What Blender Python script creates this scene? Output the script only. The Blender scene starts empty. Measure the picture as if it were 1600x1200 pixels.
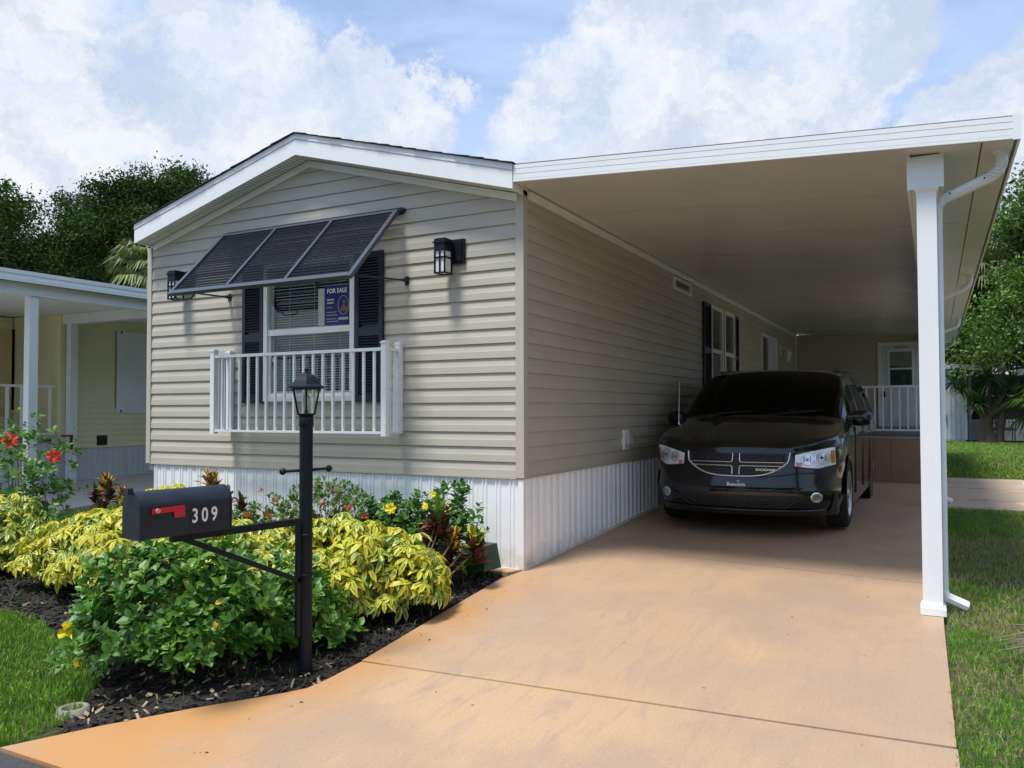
import bpy, math, random
import numpy as np
from mathutils import Vector, Matrix
from mathutils.bvhtree import BVHTree
random.seed(7); RNG = np.random.default_rng(11)
R = math.radians
scene = bpy.context.scene
COL = scene.collection

# ------------------------------------------------------------------ camera
CAM = Vector((3.092, -5.954, 1.341))
yaw, pitch, roll = R(-27.323), R(1.556), R(-0.159)
fw = Vector((math.sin(yaw)*math.cos(pitch), math.cos(yaw)*math.cos(pitch), math.sin(pitch)))
r0 = Vector((math.cos(yaw), -math.sin(yaw), 0)); u0 = r0.cross(fw)
rr = r0*math.cos(roll)+u0*math.sin(roll); uu = u0*math.cos(roll)-r0*math.sin(roll)
cd = bpy.data.cameras.new('camera'); cam = bpy.data.objects.new('camera', cd); COL.objects.link(cam)
cam.matrix_world = Matrix(((rr.x, uu.x, -fw.x, CAM.x), (rr.y, uu.y, -fw.y, CAM.y), (rr.z, uu.z, -fw.z, CAM.z), (0, 0, 0, 1)))
cd.sensor_width = 36; cd.lens = 1242.8*36/1600; cd.shift_x = -18.99/1600; cd.shift_y = 8.07/1600
cd.clip_start = 0.05; cd.clip_end = 3000
scene.camera = cam
# ------------------------------------------------------------------ light
sunvec = Vector((-0.14, -0.38, 1.0)).normalized()
SUN_EL = math.asin(sunvec.z); SUN_AZ = math.atan2(sunvec.x, sunvec.y)
sd = bpy.data.lights.new('sun', 'SUN'); sd.energy = 3.15; sd.angle = R(13); sd.color = (1, 0.965, 0.92)
so = bpy.data.objects.new('sun', sd); COL.objects.link(so); so.rotation_euler = sunvec.to_track_quat('Z', 'Y').to_euler()
world = bpy.data.worlds.new('World'); scene.world = world; world.use_nodes = True
scene.view_settings.view_transform = 'Standard'; scene.view_settings.look = 'None'
scene.view_settings.exposure = 0.52; scene.view_settings.gamma = 1; scene.view_settings.use_curve_mapping = False

def build_world():
    nt = world.node_tree; N = nt.nodes; Lk = nt.links
    for n in list(N): N.remove(n)
    out = N.new('ShaderNodeOutputWorld'); bg = N.new('ShaderNodeBackground'); bg.inputs[1].default_value = 0.090
    Lk.new(bg.outputs[0], out.inputs[0])
    sky = N.new('ShaderNodeTexSky'); sky.sky_type = 'NISHITA'; sky.sun_disc = False
    sky.sun_elevation = SUN_EL; sky.sun_rotation = SUN_AZ; sky.air_density = 1.0; sky.dust_density = 1.2; sky.ozone_density = 1.5
    tc = N.new('ShaderNodeTexCoord')
    def math_(op, a, b=None, clamp=False):
        m = N.new('ShaderNodeMath'); m.operation = op; m.use_clamp = clamp
        for i, v in enumerate((a, b)):
            if v is None: continue
            if isinstance(v, (int, float)): m.inputs[i].default_value = v
            else: Lk.new(v, m.inputs[i])
        return m.outputs[0]
    def mapr(v, a, b, c=0., d=1., smooth=True):
        m = N.new('ShaderNodeMapRange'); m.interpolation_type = 'SMOOTHSTEP' if smooth else 'LINEAR'
        Lk.new(v, m.inputs[0]); m.inputs[1].default_value = a; m.inputs[2].default_value = b; m.inputs[3].default_value = c; m.inputs[4].default_value = d
        return m.outputs[0]
    def noise(vec, scale, det=6, rough=.55, off=(0, 0, 0), sc=(1, 1, 1), dist=0.):
        mp = N.new('ShaderNodeMapping'); Lk.new(vec, mp.inputs[0]); mp.inputs[1].default_value = off; mp.inputs[3].default_value = sc
        n = N.new('ShaderNodeTexNoise'); Lk.new(mp.outputs[0], n.inputs['Vector']); n.inputs['Scale'].default_value = scale
        n.inputs['Detail'].default_value = det; n.inputs['Roughness'].default_value = rough; n.inputs['Distortion'].default_value = dist
        return n
    nrm = N.new('ShaderNodeVectorMath'); nrm.operation = 'NORMALIZE'; Lk.new(tc.outputs['Generated'], nrm.inputs[0]); V = nrm.outputs[0]
    # warp of the direction so cloud outlines are ragged
    nw = noise(V, 8, 10, .68)
    sub = N.new('ShaderNodeVectorMath'); sub.operation = 'SUBTRACT'; Lk.new(nw.outputs['Color'], sub.inputs[0]); sub.inputs[1].default_value = (.5, .5, .5)
    scl = N.new('ShaderNodeVectorMath'); scl.operation = 'SCALE'; Lk.new(sub.outputs[0], scl.inputs[0]); scl.inputs['Scale'].default_value = .22
    add = N.new('ShaderNodeVectorMath'); add.operation = 'ADD'; Lk.new(V, add.inputs[0]); Lk.new(scl.outputs[0], add.inputs[1]); VW = add.outputs[0]
    def direction(px, py):
        d = fw + rr*((px-819.)/1242.8) - uu*((py-608.)/1242.8); return d.normalized()
    # banks of cumulus, as they stand over the houses: (where, angular radius)
    blobs = [(10, 215, .17), (150, 190, .15), (270, 170, .11), (330, 110, .09), (400, 190, .13), (460, 230, .10), (560, 190, .085), (560, 135, .055), (650, 200, .065), (40, 330, .2),
             (900, 210, .11), (1000, 170, .14), (1080, 110, .11), (1190, 90, .12), (1250, 160, .13), (1120, 220, .16), (1000, 30, .07), (1560, 170, .08), (1700, 200, .15), (1350, 60, .08), (-200, 150, .3), (-450, 220, .28)]
    dens = None
    for px, py, rad in blobs:
        d = N.new('ShaderNodeVectorMath'); d.operation = 'DISTANCE'; Lk.new(VW, d.inputs[0]); d.inputs[1].default_value = direction(px, py)
        v = mapr(d.outputs['Value'], rad*.98, rad*.66)
        dens = v if dens is None else math_('MAXIMUM', dens, v)
    # thin high veil everywhere
    veil = noise(V, 2.6, 7, .6, (3.1, .4, 1.2), (1, 1, 3.2), .6)
    veilv = mapr(veil.outputs[0], .34, .62, .30, .85)
    # further cumulus all round the sky, away from the open part in front
    cum = noise(V, 2.1, 8, .58, (7.3, 2.2, .6), (1, 1, 2.2))
    cumv = mapr(cum.outputs[0], .50, .60)
    dd = N.new('ShaderNodeVectorMath'); dd.operation = 'DISTANCE'; Lk.new(V, dd.inputs[0]); dd.inputs[1].default_value = direction(780, 150)
    far = mapr(dd.outputs['Value'], .75, 1.05)
    dens = math_('MAXIMUM', dens, math_('MULTIPLY', cumv, far))
    dens = math_('MULTIPLY', dens, mapr(noise(VW, 4.5, 8, .62, (5, 1, 3), (1, 1, 2.4)).outputs[0], .30, .56, .55, .96))
    # cloud tone: white tops, blue-grey undersides
    tone = noise(VW, 7.5, 7, .6, (1.2, 5.0, 2.0), (1, 1, 1.6))
    tv = mapr(tone.outputs[0], .33, .62)
    cr = N.new('ShaderNodeMix'); cr.data_type = 'RGBA'; Lk.new(tv, cr.inputs[0]); cr.inputs[6].default_value = (4.9, 5.5, 6.6, 1); cr.inputs[7].default_value = (7.2, 7.4, 7.8, 1)
    skyb = N.new('ShaderNodeMix'); skyb.data_type = 'RGBA'; skyb.blend_type = 'MULTIPLY'; skyb.inputs[0].default_value = 1; Lk.new(sky.outputs[0], skyb.inputs[6]); skyb.inputs[7].default_value = (1.5, 1.55, 1.65, 1)
    m1 = N.new('ShaderNodeMix'); m1.data_type = 'RGBA'; Lk.new(veilv, m1.inputs[0]); Lk.new(skyb.outputs[2], m1.inputs[6]); m1.inputs[7].default_value = (4.5, 5.7, 8.0, 1)
    m2 = N.new('ShaderNodeMix'); m2.data_type = 'RGBA'; Lk.new(dens, m2.inputs[0]); Lk.new(m1.outputs[2], m2.inputs[6]); Lk.new(cr.outputs[2], m2.inputs[7])
    Lk.new(m2.outputs[2], bg.inputs[0])
    world.cycles.sampling_method = 'MANUAL'; world.cycles.sample_map_resolution = 512
build_world()

# ------------------------------------------------------------------ materials
MATS = {}
def mat(name, col, rough=.6, metal=0., var=0., vscale=3., vstretch=(1, 1, 1), bump=0., bscale=40., coat=0., spec=.5, col2=None, c2=(.45, .6), transl=0., coord='Object', bstretch=(1, 1, 1)):
    m = bpy.data.materials.new(name); m.use_nodes = True; nt = m.node_tree; N = nt.nodes; Lk = nt.links
    b = N['Principled BSDF']; b.inputs['Base Color'].default_value = (*col, 1); b.inputs['Roughness'].default_value = rough
    b.inputs['Metallic'].default_value = metal; b.inputs['Coat Weight'].default_value = coat; b.inputs['Specular IOR Level'].default_value = spec
    b.inputs['Coat Roughness'].default_value = .03
    tc = N.new('ShaderNodeTexCoord')
    if var or col2:
        mp = N.new('ShaderNodeMapping'); Lk.new(tc.outputs[coord], mp.inputs[0]); mp.inputs[3].default_value = vstretch
        n = N.new('ShaderNodeTexNoise'); Lk.new(mp.outputs[0], n.inputs['Vector']); n.inputs['Scale'].default_value = vscale; n.inputs['Detail'].default_value = 6; n.inputs['Roughness'].default_value = .6
        ra = N.new('ShaderNodeMapRange'); Lk.new(n.outputs[0], ra.inputs[0]); ra.inputs[1].default_value = c2[0] if col2 else .3; ra.inputs[2].default_value = c2[1] if col2 else .7
        mx = N.new('ShaderNodeMix'); mx.data_type = 'RGBA'; Lk.new(ra.outputs[0], mx.inputs[0])
        mx.inputs[6].default_value = (*[c*(1-var) for c in col], 1)
        mx.inputs[7].default_value = (*(col2 if col2 else [min(1, c*(1+var)) for c in col]), 1)
        Lk.new(mx.outputs[2], b.inputs['Base Color'])
    if bump:
        mp = N.new('ShaderNodeMapping'); Lk.new(tc.outputs[coord], mp.inputs[0]); mp.inputs[3].default_value = bstretch
        n = N.new('ShaderNodeTexNoise'); Lk.new(mp.outputs[0], n.inputs['Vector']); n.inputs['Scale'].default_value = bscale; n.inputs['Detail'].default_value = 5
        bp = N.new('ShaderNodeBump'); bp.inputs['Strength'].default_value = bump; bp.inputs['Distance'].default_value = .01; Lk.new(n.outputs[0], bp.inputs['Height']); Lk.new(bp.outputs[0], b.inputs['Normal'])
    if transl:
        t = N.new('ShaderNodeBsdfTranslucent'); ms = N.new('ShaderNodeMixShader'); ms.inputs[0].default_value = transl
        cc = b.inputs['Base Color']
        if cc.links: Lk.new(cc.links[0].from_socket, t.inputs[0])
        else: t.inputs[0].default_value = (*col, 1)
        Lk.new(b.outputs[0], ms.inputs[1]); Lk.new(t.outputs[0], ms.inputs[2]); Lk.new(ms.outputs[0], N['Material Output'].inputs[0])
    MATS[name] = m; return m
def glass(name, tint, rough=.0, refl=1.0, base=.06):
    """thin pane: see-through tint plus mirror reflection that grows at grazing angles"""
    m = bpy.data.materials.new(name); m.use_nodes = True; nt = m.node_tree; N = nt.nodes; Lk = nt.links; N.remove(N['Principled BSDF'])
    t = N.new('ShaderNodeBsdfTransparent'); t.inputs[0].default_value = (*tint, 1); g = N.new('ShaderNodeBsdfGlossy'); g.inputs['Roughness'].default_value = rough; g.inputs[0].default_value = (refl, refl, refl, 1)
    ge = N.new('ShaderNodeNewGeometry'); dt = N.new('ShaderNodeVectorMath'); dt.operation = 'DOT_PRODUCT'; Lk.new(ge.outputs['Normal'], dt.inputs[0]); Lk.new(ge.outputs['Incoming'], dt.inputs[1])
    ab = N.new('ShaderNodeMath'); ab.operation = 'ABSOLUTE'; Lk.new(dt.outputs['Value'], ab.inputs[0]); iv = N.new('ShaderNodeMath'); iv.operation = 'SUBTRACT'; iv.inputs[0].default_value = 1; Lk.new(ab.outputs[0], iv.inputs[1])
    pw = N.new('ShaderNodeMath'); pw.operation = 'POWER'; Lk.new(iv.outputs[0], pw.inputs[0]); pw.inputs[1].default_value = 4.5; mr = N.new('ShaderNodeMapRange'); Lk.new(pw.outputs[0], mr.inputs[0]); mr.inputs[3].default_value = .05+base; mr.inputs[4].default_value = 1
    ms = N.new('ShaderNodeMixShader'); Lk.new(mr.outputs[0], ms.inputs[0]); Lk.new(t.outputs[0], ms.inputs[1]); Lk.new(g.outputs[0], ms.inputs[2]); Lk.new(ms.outputs[0], N['Material Output'].inputs[0])
    MATS[name] = m; return m

def concrete_mat():
    m = mat('stained_concrete', (.6, .4, .22), .55); nt = m.node_tree; N = nt.nodes; Lk = nt.links; b = N['Principled BSDF']
    tc = N.new('ShaderNodeTexCoord')
    def noise(scale, st=(1, 1, 1), det=7, rough=.6, rot=0, dist=0):
        mp = N.new('ShaderNodeMapping'); Lk.new(tc.outputs['Object'], mp.inputs[0]); mp.inputs[3].default_value = st; mp.inputs[2].default_value = (0, 0, rot)
        n = N.new('ShaderNodeTexNoise'); Lk.new(mp.outputs[0], n.inputs[0]); n.inputs['Scale'].default_value = scale; n.inputs['Detail'].default_value = det; n.inputs['Roughness'].default_value = rough; n.inputs['Distortion'].default_value = dist
        return n.outputs[0]
    def ramp(v, a, b_):
        r = N.new('ShaderNodeMapRange'); r.interpolation_type = 'SMOOTHSTEP'; Lk.new(v, r.inputs[0]); r.inputs[1].default_value = a; r.inputs[2].default_value = b_; return r.outputs[0]
    def mix(f, a, b_, mode='MIX'):
        x = N.new('ShaderNodeMix'); x.data_type = 'RGBA'; x.blend_type = mode
        if isinstance(f, float): x.inputs[0].default_value = f
        else: Lk.new(f, x.inputs[0])
        for i, v in ((6, a), (7, b_)):
            if isinstance(v, tuple): x.inputs[i].default_value = (*v, 1)
            else: Lk.new(v, x.inputs[i])
        return x.outputs[2]
    c = mix(ramp(noise(.75, (1, 1, 1), 5, .55, 0, .8), .40, .62), (.46, .312, .198), (.40, .278, .192))
    c = mix(ramp(noise(.55, (1, 1, 1), 4, .5, 1.1, .5), .50, .66), c, (.50, .338, .20))
    c = mix(ramp(noise(2.2, (3.2, .7, 1), 7, .62, .5, 1.2), .50, .72), c, (.385, .275, .20))
    st = N.new('ShaderNodeMix'); st.data_type = 'RGBA'; st.blend_type = 'MULTIPLY'; st.inputs[0].default_value = .2
    s = ramp(noise(9, (7, .6, 1), 8, .7, .45), .30, .62)
    sc = mix(s, (.80, .78, .76), (1.0, 1.0, 1.0)); Lk.new(c, st.inputs[6]); Lk.new(sc, st.inputs[7]); c = st.outputs[2]
    sp = mix(ramp(noise(60, (1, 1, 1), 3, .6), .22, .30), (.35, .28, .22), (1., 1., 1.)); c = mix(.55, c, sp, 'MULTIPLY')
    fine = mix(ramp(noise(140, (1, 1, 1), 2, .5), .3, .7), (.87, .87, .87), (1.08, 1.08, 1.08)); c = mix(.8, c, fine, 'MULTIPLY')
    # orange rust colour along the planting-bed edge (a coat of stain with its own outline)
    sx = N.new('ShaderNodeSeparateXYZ'); Lk.new(tc.outputs['Object'], sx.inputs[0])
    e = N.new('ShaderNodeMapRange'); e.interpolation_type = 'SMOOTHSTEP'; Lk.new(sx.outputs[0], e.inputs[0]); e.inputs[1].default_value = .65; e.inputs[2].default_value = .05
    e2 = N.new('ShaderNodeMapRange'); Lk.new(sx.outputs[1], e2.inputs[0]); e2.inputs[1].default_value = .2; e2.inputs[2].default_value = -.8
    mm = N.new('ShaderNodeMath'); mm.operation = 'MULTIPLY'; Lk.new(e.outputs[0], mm.inputs[0]); Lk.new(e2.outputs[0], mm.inputs[1])
    m3 = N.new('ShaderNodeMath'); m3.operation = 'MULTIPLY'; Lk.new(mm.outputs[0], m3.inputs[0]); Lk.new(ramp(noise(1.6), .25, .6), m3.inputs[1])
    c = mix(m3.outputs[0], c, (.48, .25, .095))
    Lk.new(c, b.inputs['Base Color'])
    bn = noise(70, (1, 1, 1), 4); bs = noise(14, (6, .7, 1), 5, .6, .45)
    ad = N.new('ShaderNodeMath'); Lk.new(bn, ad.inputs[0]); Lk.new(bs, ad.inputs[1])
    bp = N.new('ShaderNodeBump'); bp.inputs['Strength'].default_value = .22; bp.inputs['Distance'].default_value = .006; Lk.new(ad.outputs[0], bp.inputs['Height']); Lk.new(bp.outputs[0], b.inputs['Normal'])
    rg = N.new('ShaderNodeMapRange'); Lk.new(noise(3), rg.inputs[0]); rg.inputs[3].default_value = .42; rg.inputs[4].default_value = .68; Lk.new(rg.outputs[0], b.inputs['Roughness'])
    return m

CONC = concrete_mat()
def soil_splash(m, z0, z1, col):
    nt = m.node_tree; N = nt.nodes; Lk = nt.links; b = N['Principled BSDF']; src = b.inputs['Base Color'].links[0].from_socket
    tc = N.new('ShaderNodeTexCoord'); sx = N.new('ShaderNodeSeparateXYZ'); ge = N.new('ShaderNodeNewGeometry'); Lk.new(ge.outputs['Position'], sx.inputs[0]); n = N.new('ShaderNodeTexNoise'); n.inputs['Scale'].default_value = 9; n.inputs['Detail'].default_value = 8; Lk.new(ge.outputs['Position'], n.inputs[0])
    ad = N.new('ShaderNodeMath'); ad.operation = 'MULTIPLY_ADD'; Lk.new(n.outputs[0], ad.inputs[0]); ad.inputs[1].default_value = -.34; Lk.new(sx.outputs[2], ad.inputs[2])
    r = N.new('ShaderNodeMapRange'); Lk.new(ad.outputs[0], r.inputs[0]); r.inputs[1].default_value = z0; r.inputs[2].default_value = z1; r.inputs[3].default_value = .65; r.inputs[4].default_value = 0
    x = N.new('ShaderNodeMix'); x.data_type = 'RGBA'; Lk.new(r.outputs[0], x.inputs[0]); Lk.new(src, x.inputs[6]); x.inputs[7].default_value = (*col, 1); Lk.new(x.outputs[2], b.inputs['Base Color'])
SIDING = mat('clay_vinyl_siding', (.475, .442, .372), .5, var=.055, vscale=1.3, vstretch=(1, 1, 2.2), bump=.10, bscale=9, bstretch=(1.5, 1.5, 40), spec=.4)
TRIMCLAY = mat('clay_vinyl_trim', (.48, .45, .38), .45, var=.03, vscale=5)
WHITE = mat('white_aluminium', (.80, .82, .83), .35, var=.02, vscale=6)
WHITESOFF = mat('white_vinyl_soffit', (.80, .82, .80), .5, var=.03)
CEIL = mat('cream_ceiling_panel', (.66, .65, .62), .24, var=.05, vscale=1.2, spec=.6)
SKIRT = mat('white_skirting', (.87, .89, .89), .38, var=.03, vscale=2.5, bump=.06, bscale=60)
SHINGLE = mat('dark_shingle', (.035, .035, .038), .9, var=.3, vscale=30, bump=.5, bscale=150)
NAVY = mat('near_black_shutter', (.010, .014, .024), .38, var=.1)
SLATM = mat('awning_slat_black', (.006, .008, .014), .5, spec=.08)
SLATE = mat('slate_painted_metal', (.055, .066, .085), .33, spec=.6)
DARKMETAL = mat('black_painted_metal', (.006, .009, .014), .42, var=.2, vscale=20, spec=.25)
BLACKBOX = mat('black_mailbox_paint', (.009, .013, .022), .42, var=.35, vscale=9, bump=.08, bscale=25)
RED = mat('red_flag_plastic', (.62, .012, .03), .4)
PINK = mat('faded_flag_pivot', (.75, .3, .3), .5)
PAINTW = mat('white_paint', (.80, .80, .80), .5)
PANE = glass('window_pane', (.84, .93, .90), .0, .8, .03)
DPANE = glass('side_window_pane', (.25, .33, .34), .0, 1.0, .08)
BLIND = mat('window_blind', (.34, .40, .385), .6, var=.15)
ROOM = mat('dark_room', (.015, .022, .022), .8)
SOIL = mat('soil_and_grass', (.07, .10, .025), .95, var=.3, vscale=6, bump=.6, bscale=30, col2=(.13, .11, .05), c2=(.5, .7))
MULCH = mat('dark_mulch', (.016, .013, .011), .95, var=.5, vscale=35, bump=1.0, bscale=60)
CHIP1 = mat('mulch_chip_dark', (.022, .018, .015), .9, var=.4, vscale=30)
CHIP2 = mat('mulch_chip_tan', (.32, .24, .15), .9, var=.3, vscale=30)
ASPH = mat('asphalt', (.055, .055, .058), .9, var=.25, vscale=60, bump=.7, bscale=180)
GREYC = mat('grey_concrete', (.50, .48, .44), .7, var=.10, vscale=2, bump=.15, bscale=50)
STONE = mat('stamped_stone', (.50, .39, .28), .65, var=.14, vscale=2.5, bump=.25, bscale=30)
JOINT = mat('pale_joint', (.62, .50, .36), .8, var=.12, vscale=9)
CREAM = mat('cream_siding', (.78, .74, .48), .55, var=.03, vscale=4)
NSKIRT = mat('neighbour_skirting', (.60, .63, .64), .5, var=.04)
PANELW = mat('hurricane_panel', (.80, .83, .85), .4, var=.06, vscale=3)
YPANEL = mat('yellow_panel', (.66, .55, .28), .5)
BROWN = mat('brown_painted_panel', (.30, .195, .135), .6, var=.06)
DECKG = mat('deck_grey', (.12, .12, .13), .7)
DOORW = mat('door_paint', (.62, .66, .70), .4)
BARK = mat('bark', (.10, .075, .055), .9, var=.35, vscale=8, vstretch=(1, 1, .3), bump=.9, bscale=25)
TWIG = mat('woody_stem', (.24, .18, .12), .8, var=.3, vscale=20)
G_DARK = mat('leaf_dark_green', (.040, .115, .018), .42, var=.35, vscale=4, transl=.25)
G_MID = mat('leaf_mid_green', (.075, .205, .025), .42, var=.3, vscale=4, transl=.3)
G_LIGHT = mat('leaf_light_green', (.16, .33, .04), .42, var=.25, vscale=4, transl=.35)
L_YEL = mat('leaf_variegated_yellow', (.64, .58, .05), .42, var=.18, vscale=7, transl=.3)
L_PALE = mat('leaf_variegated_pale', (.56, .58, .13), .42, var=.15, vscale=7, transl=.3)
L_OLD = mat('leaf_turned_yellow', (.72, .47, .03), .5, var=.25, vscale=9, transl=.3)
L_MAR = mat('leaf_maroon', (.085, .020, .022), .38, var=.4, vscale=9, transl=.15)
L_BRZ = mat('leaf_bronze', (.20, .085, .03), .4, var=.4, vscale=9, transl=.2)
L_PINK = mat('leaf_pink', (.34, .06, .065), .45, var=.4, vscale=9, transl=.2)
L_GREY = mat('leaf_grey_green', (.18, .20, .17), .45, var=.2, vscale=6, transl=.15)
F_RED = mat('petal_red', (.75, .05, .035), .5, var=.2, vscale=25, transl=.3)
F_YEL = mat('petal_yellow', (.90, .72, .02), .5, transl=.3)
OAK1 = mat('oak_leaf_dark', (.034, .070, .016), .85, var=.3, vscale=.5, transl=.12, spec=.1)
OAK2 = mat('oak_leaf_light', (.050, .100, .022), .85, var=.3, vscale=.5, transl=.12, spec=.1)
TRE1 = mat('broad_leaf_bright', (.135, .23, .03), .45, var=.3, vscale=.8, transl=.35)
TRE2 = mat('broad_leaf_deep', (.045, .11, .018), .45, var=.3, vscale=.8, transl=.3)
PALM1 = mat('palm_frond_green', (.13, .17, .05), .5, var=.3, vscale=2, transl=.2)
YUC = mat('yucca_leaf', (.045, .11, .03), .4, var=.35, vscale=2, transl=.15)
GR1 = mat('grass_blade', (.115, .27, .018), .55, var=.25, vscale=5, transl=.3)
GR2 = mat('grass_blade_light', (.22, .38, .035), .55, var=.25, vscale=5, transl=.3)
GR3 = mat('grass_blade_straw', (.30, .27, .13), .7, var=.25, vscale=9, transl=.2)
DRYF = mat('dry_frond', (.16, .115, .10), .7, var=.45, vscale=15)
GBOX = mat('green_plastic', (.012, .055, .038), .4)
TERR = mat('grey_clay_ring', (.22, .21, .17), .8, var=.2, vscale=20, bump=.3)
CHROME = mat('chrome', (.90, .92, .94), .28, 1.0)
PAINT = mat('black_car_paint', (.003, .0038, .006), .14, coat=.5, spec=.4)
CARPL = mat('car_black_plastic', (.010, .010, .012), .5)
TYRE = mat('tyre_rubber', (.012, .012, .012), .85)
ALLOY = mat('alloy_wheel', (.45, .46, .48), .28, .9)
CGLASS = glass('car_window_glass', (.03, .045, .05), .0, .30, .0)
LENS = glass('headlight_lens', (.97, .98, 1), .0, 1., .03)
AMBER = mat('amber_plastic', (.75, .20, .05), .3)
BOWL = mat('lamp_bowl_silver', (.78, .82, .86), .22, .5)
REFL = mat('headlight_reflector', (.90, .93, .96), .35, .15)
SEAT = mat('car_seat', (.05, .05, .052), .8)
SIGNB = mat('sign_navy', (.014, .016, .16), .5)
SIGNG = mat('sign_pale_strip', (.45, .47, .47), .5)
SKIN = mat('portrait_tone', (.22, .10, .06), .6)
BLUEST = mat('blue_sticker', (.02, .10, .30), .5)
MILK = mat('lamp_glass_milky', (.72, .72, .70), .15, spec=.7)
BULB = mat('lamp_bulb', (.80, .72, .60), .3)
CLGL = glass('lamp_clear_glass', (.85, .87, .86), .02, 1., .12)
REDP = mat('dark_red_plastic', (.18, .02, .03), .5)
SHEDW = mat('shed_white_panel', (.58, .62, .66), .5, var=.05)
SCREEN = mat('dark_screen_wall', (.02, .028, .026), .6)
CHAIRM = mat('bronze_patio_metal', (.10, .07, .05), .5)
CUSH = mat('grey_cushion', (.35, .33, .32), .8)

soil_splash(SKIRT, -.20, .02, (.42, .36, .28))
# ------------------------------------------------------------------ helpers
def gz(y): return .038*max(-8., min(y, 3.8))
def tag(o, label=None, cat=None, group=None, kind=None):
    if label: o['label'] = label
    if cat: o['category'] = cat
    if group: o['group'] = group
    if kind: o['kind'] = kind
    return o
def empty(name, loc, label=None, cat=None, group=None, rz=0.):
    o = bpy.data.objects.new(name, None); COL.objects.link(o); o.location = loc; o.rotation_euler = (0, 0, rz); o.empty_display_size = .2
    return tag(o, label, cat, group)
def link(name, me, parent=None, local=False):
    o = bpy.data.objects.new(name, me); COL.objects.link(o)
    if parent is not None:
        o.parent = parent
        if not local:
            l = Vector((0, 0, 0)); q = parent
            while q is not None: l += Vector(q.location); q = q.parent
            o.location = -l
    return o
class MB:
    def __init__(s): s.v = []; s.f = []; s.m = []; s.mats = []; s.sm = []
    def mi(s, m):
        if m is None: return 0
        if m not in s.mats: s.mats.append(m)
        return s.mats.index(m)
    def add(s, v, f, m=None, smooth=False):
        b = len(s.v); s.v += [tuple(p) for p in v]; k = s.mi(m)
        for q in f: s.f.append(tuple(b+i for i in q)); s.m.append(k); s.sm.append(smooth)
    def box(s, a, b, m=None):
        (x0, y0, z0), (x1, y1, z1) = a, b
        v = [(x0, y0, z0), (x1, y0, z0), (x1, y1, z0), (x0, y1, z0), (x0, y0, z1), (x1, y0, z1), (x1, y1, z1), (x0, y1, z1)]
        s.add(v, [(0, 3, 2, 1), (4, 5, 6, 7), (0, 1, 5, 4), (1, 2, 6, 5), (2, 3, 7, 6), (3, 0, 4, 7)], m)
    def obox(s, o, ax, ay, az, m=None):
        """box from corner o with edge vectors"""
        o, ax, ay, az = map(Vector, (o, ax, ay, az)); v = [o, o+ax, o+ax+ay, o+ay, o+az, o+ax+az, o+ax+ay+az, o+ay+az]
        s.add(v, [(0, 3, 2, 1), (4, 5, 6, 7), (0, 1, 5, 4), (1, 2, 6, 5), (2, 3, 7, 6), (3, 0, 4, 7)], m)
    def bar(s, p, q, w, h, up=(0, 0, 1), m=None):
        p, q, up = Vector(p), Vector(q), Vector(up); d = (q-p).normalized(); sd_ = d.cross(up).normalized()*w; u_ = sd_.normalized().cross(d).normalized()*h
        s.obox(p-sd_/2-u_/2, q-p, sd_, u_, m)
    def tube(s, pts, rad, n=8, m=None, cap=True, smooth=True):
        pts = [Vector(p) for p in pts]; rad = rad if hasattr(rad, '__len__') else [rad]*len(pts); rings = []; prev = None
        for i, p in enumerate(pts):
            d = (pts[min(i+1, len(pts)-1)]-pts[max(i-1, 0)]).normalized()
            a = prev if prev is not None else (Vector((1, 0, 0)) if abs(d.x) < .8 else Vector((0, 1, 0)))
            e1 = (a-d*a.dot(d)).normalized(); e2 = d.cross(e1); prev = e1
            rings.append([p+(e1*math.cos(2*math.pi*k/n)+e2*math.sin(2*math.pi*k/n))*rad[i] for k in range(n)])
        v = [q for r_ in rings for q in r_]; f = []
        for i in range(len(pts)-1):
            for k in range(n): f.append((i*n+k, i*n+(k+1) % n, (i+1)*n+(k+1) % n, (i+1)*n+k))
        s.add(v, f, m, smooth)
        if cap: s.add(rings[0], [tuple(range(n))[::-1]], m); s.add(rings[-1], [tuple(range(n))], m)
    def lathe(s, prof, c=(0, 0, 0), n=16, m=None, smooth=True, rot=0.):
        v = []; f = []
        for (r_, z) in prof:
            for k in range(n): a = rot+2*math.pi*k/n; v.append((c[0]+r_*math.cos(a), c[1]+r_*math.sin(a), c[2]+z))
        for i in range(len(prof)-1):
            for k in range(n): f.append((i*n+k, i*n+(k+1) % n, (i+1)*n+(k+1) % n, (i+1)*n+k))
        s.add(v, f, m, smooth)
    def prism(s, poly, z0, z1, m=None):
        """poly xy list; z0/z1 numbers or functions of (x, y)"""
        n = len(poly); g = lambda z, p: z(p[0], p[1]) if callable(z) else z
        v = [(p[0], p[1], g(z0, p)) for p in poly]+[(p[0], p[1], g(z1, p)) for p in poly]
        s.add(v, [tuple(range(n))[::-1], tuple(range(n, 2*n))]+[(i, (i+1) % n, n+(i+1) % n, n+i) for i in range(n)], m)
    def extr(s, prof, o, e1, e2, d, m=None, closed=True, smooth=False):
        """2-D profile (a,b)->o+a*e1+b*e2 extruded along vector d"""
        o, e1, e2, d = map(Vector, (o, e1, e2, d)); n = len(prof); v = [o+e1*a+e2*b for a, b in prof]; v += [p+d for p in v]
        f = [(i, (i+1) % n, n+(i+1) % n, n+i) for i in range(n if closed else n-1)]
        s.add(v, f, m, smooth)
        if closed: s.add(v[:n], [tuple(range(n))[::-1]], m); s.add(v[n:], [tuple(range(n))], m)
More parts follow.
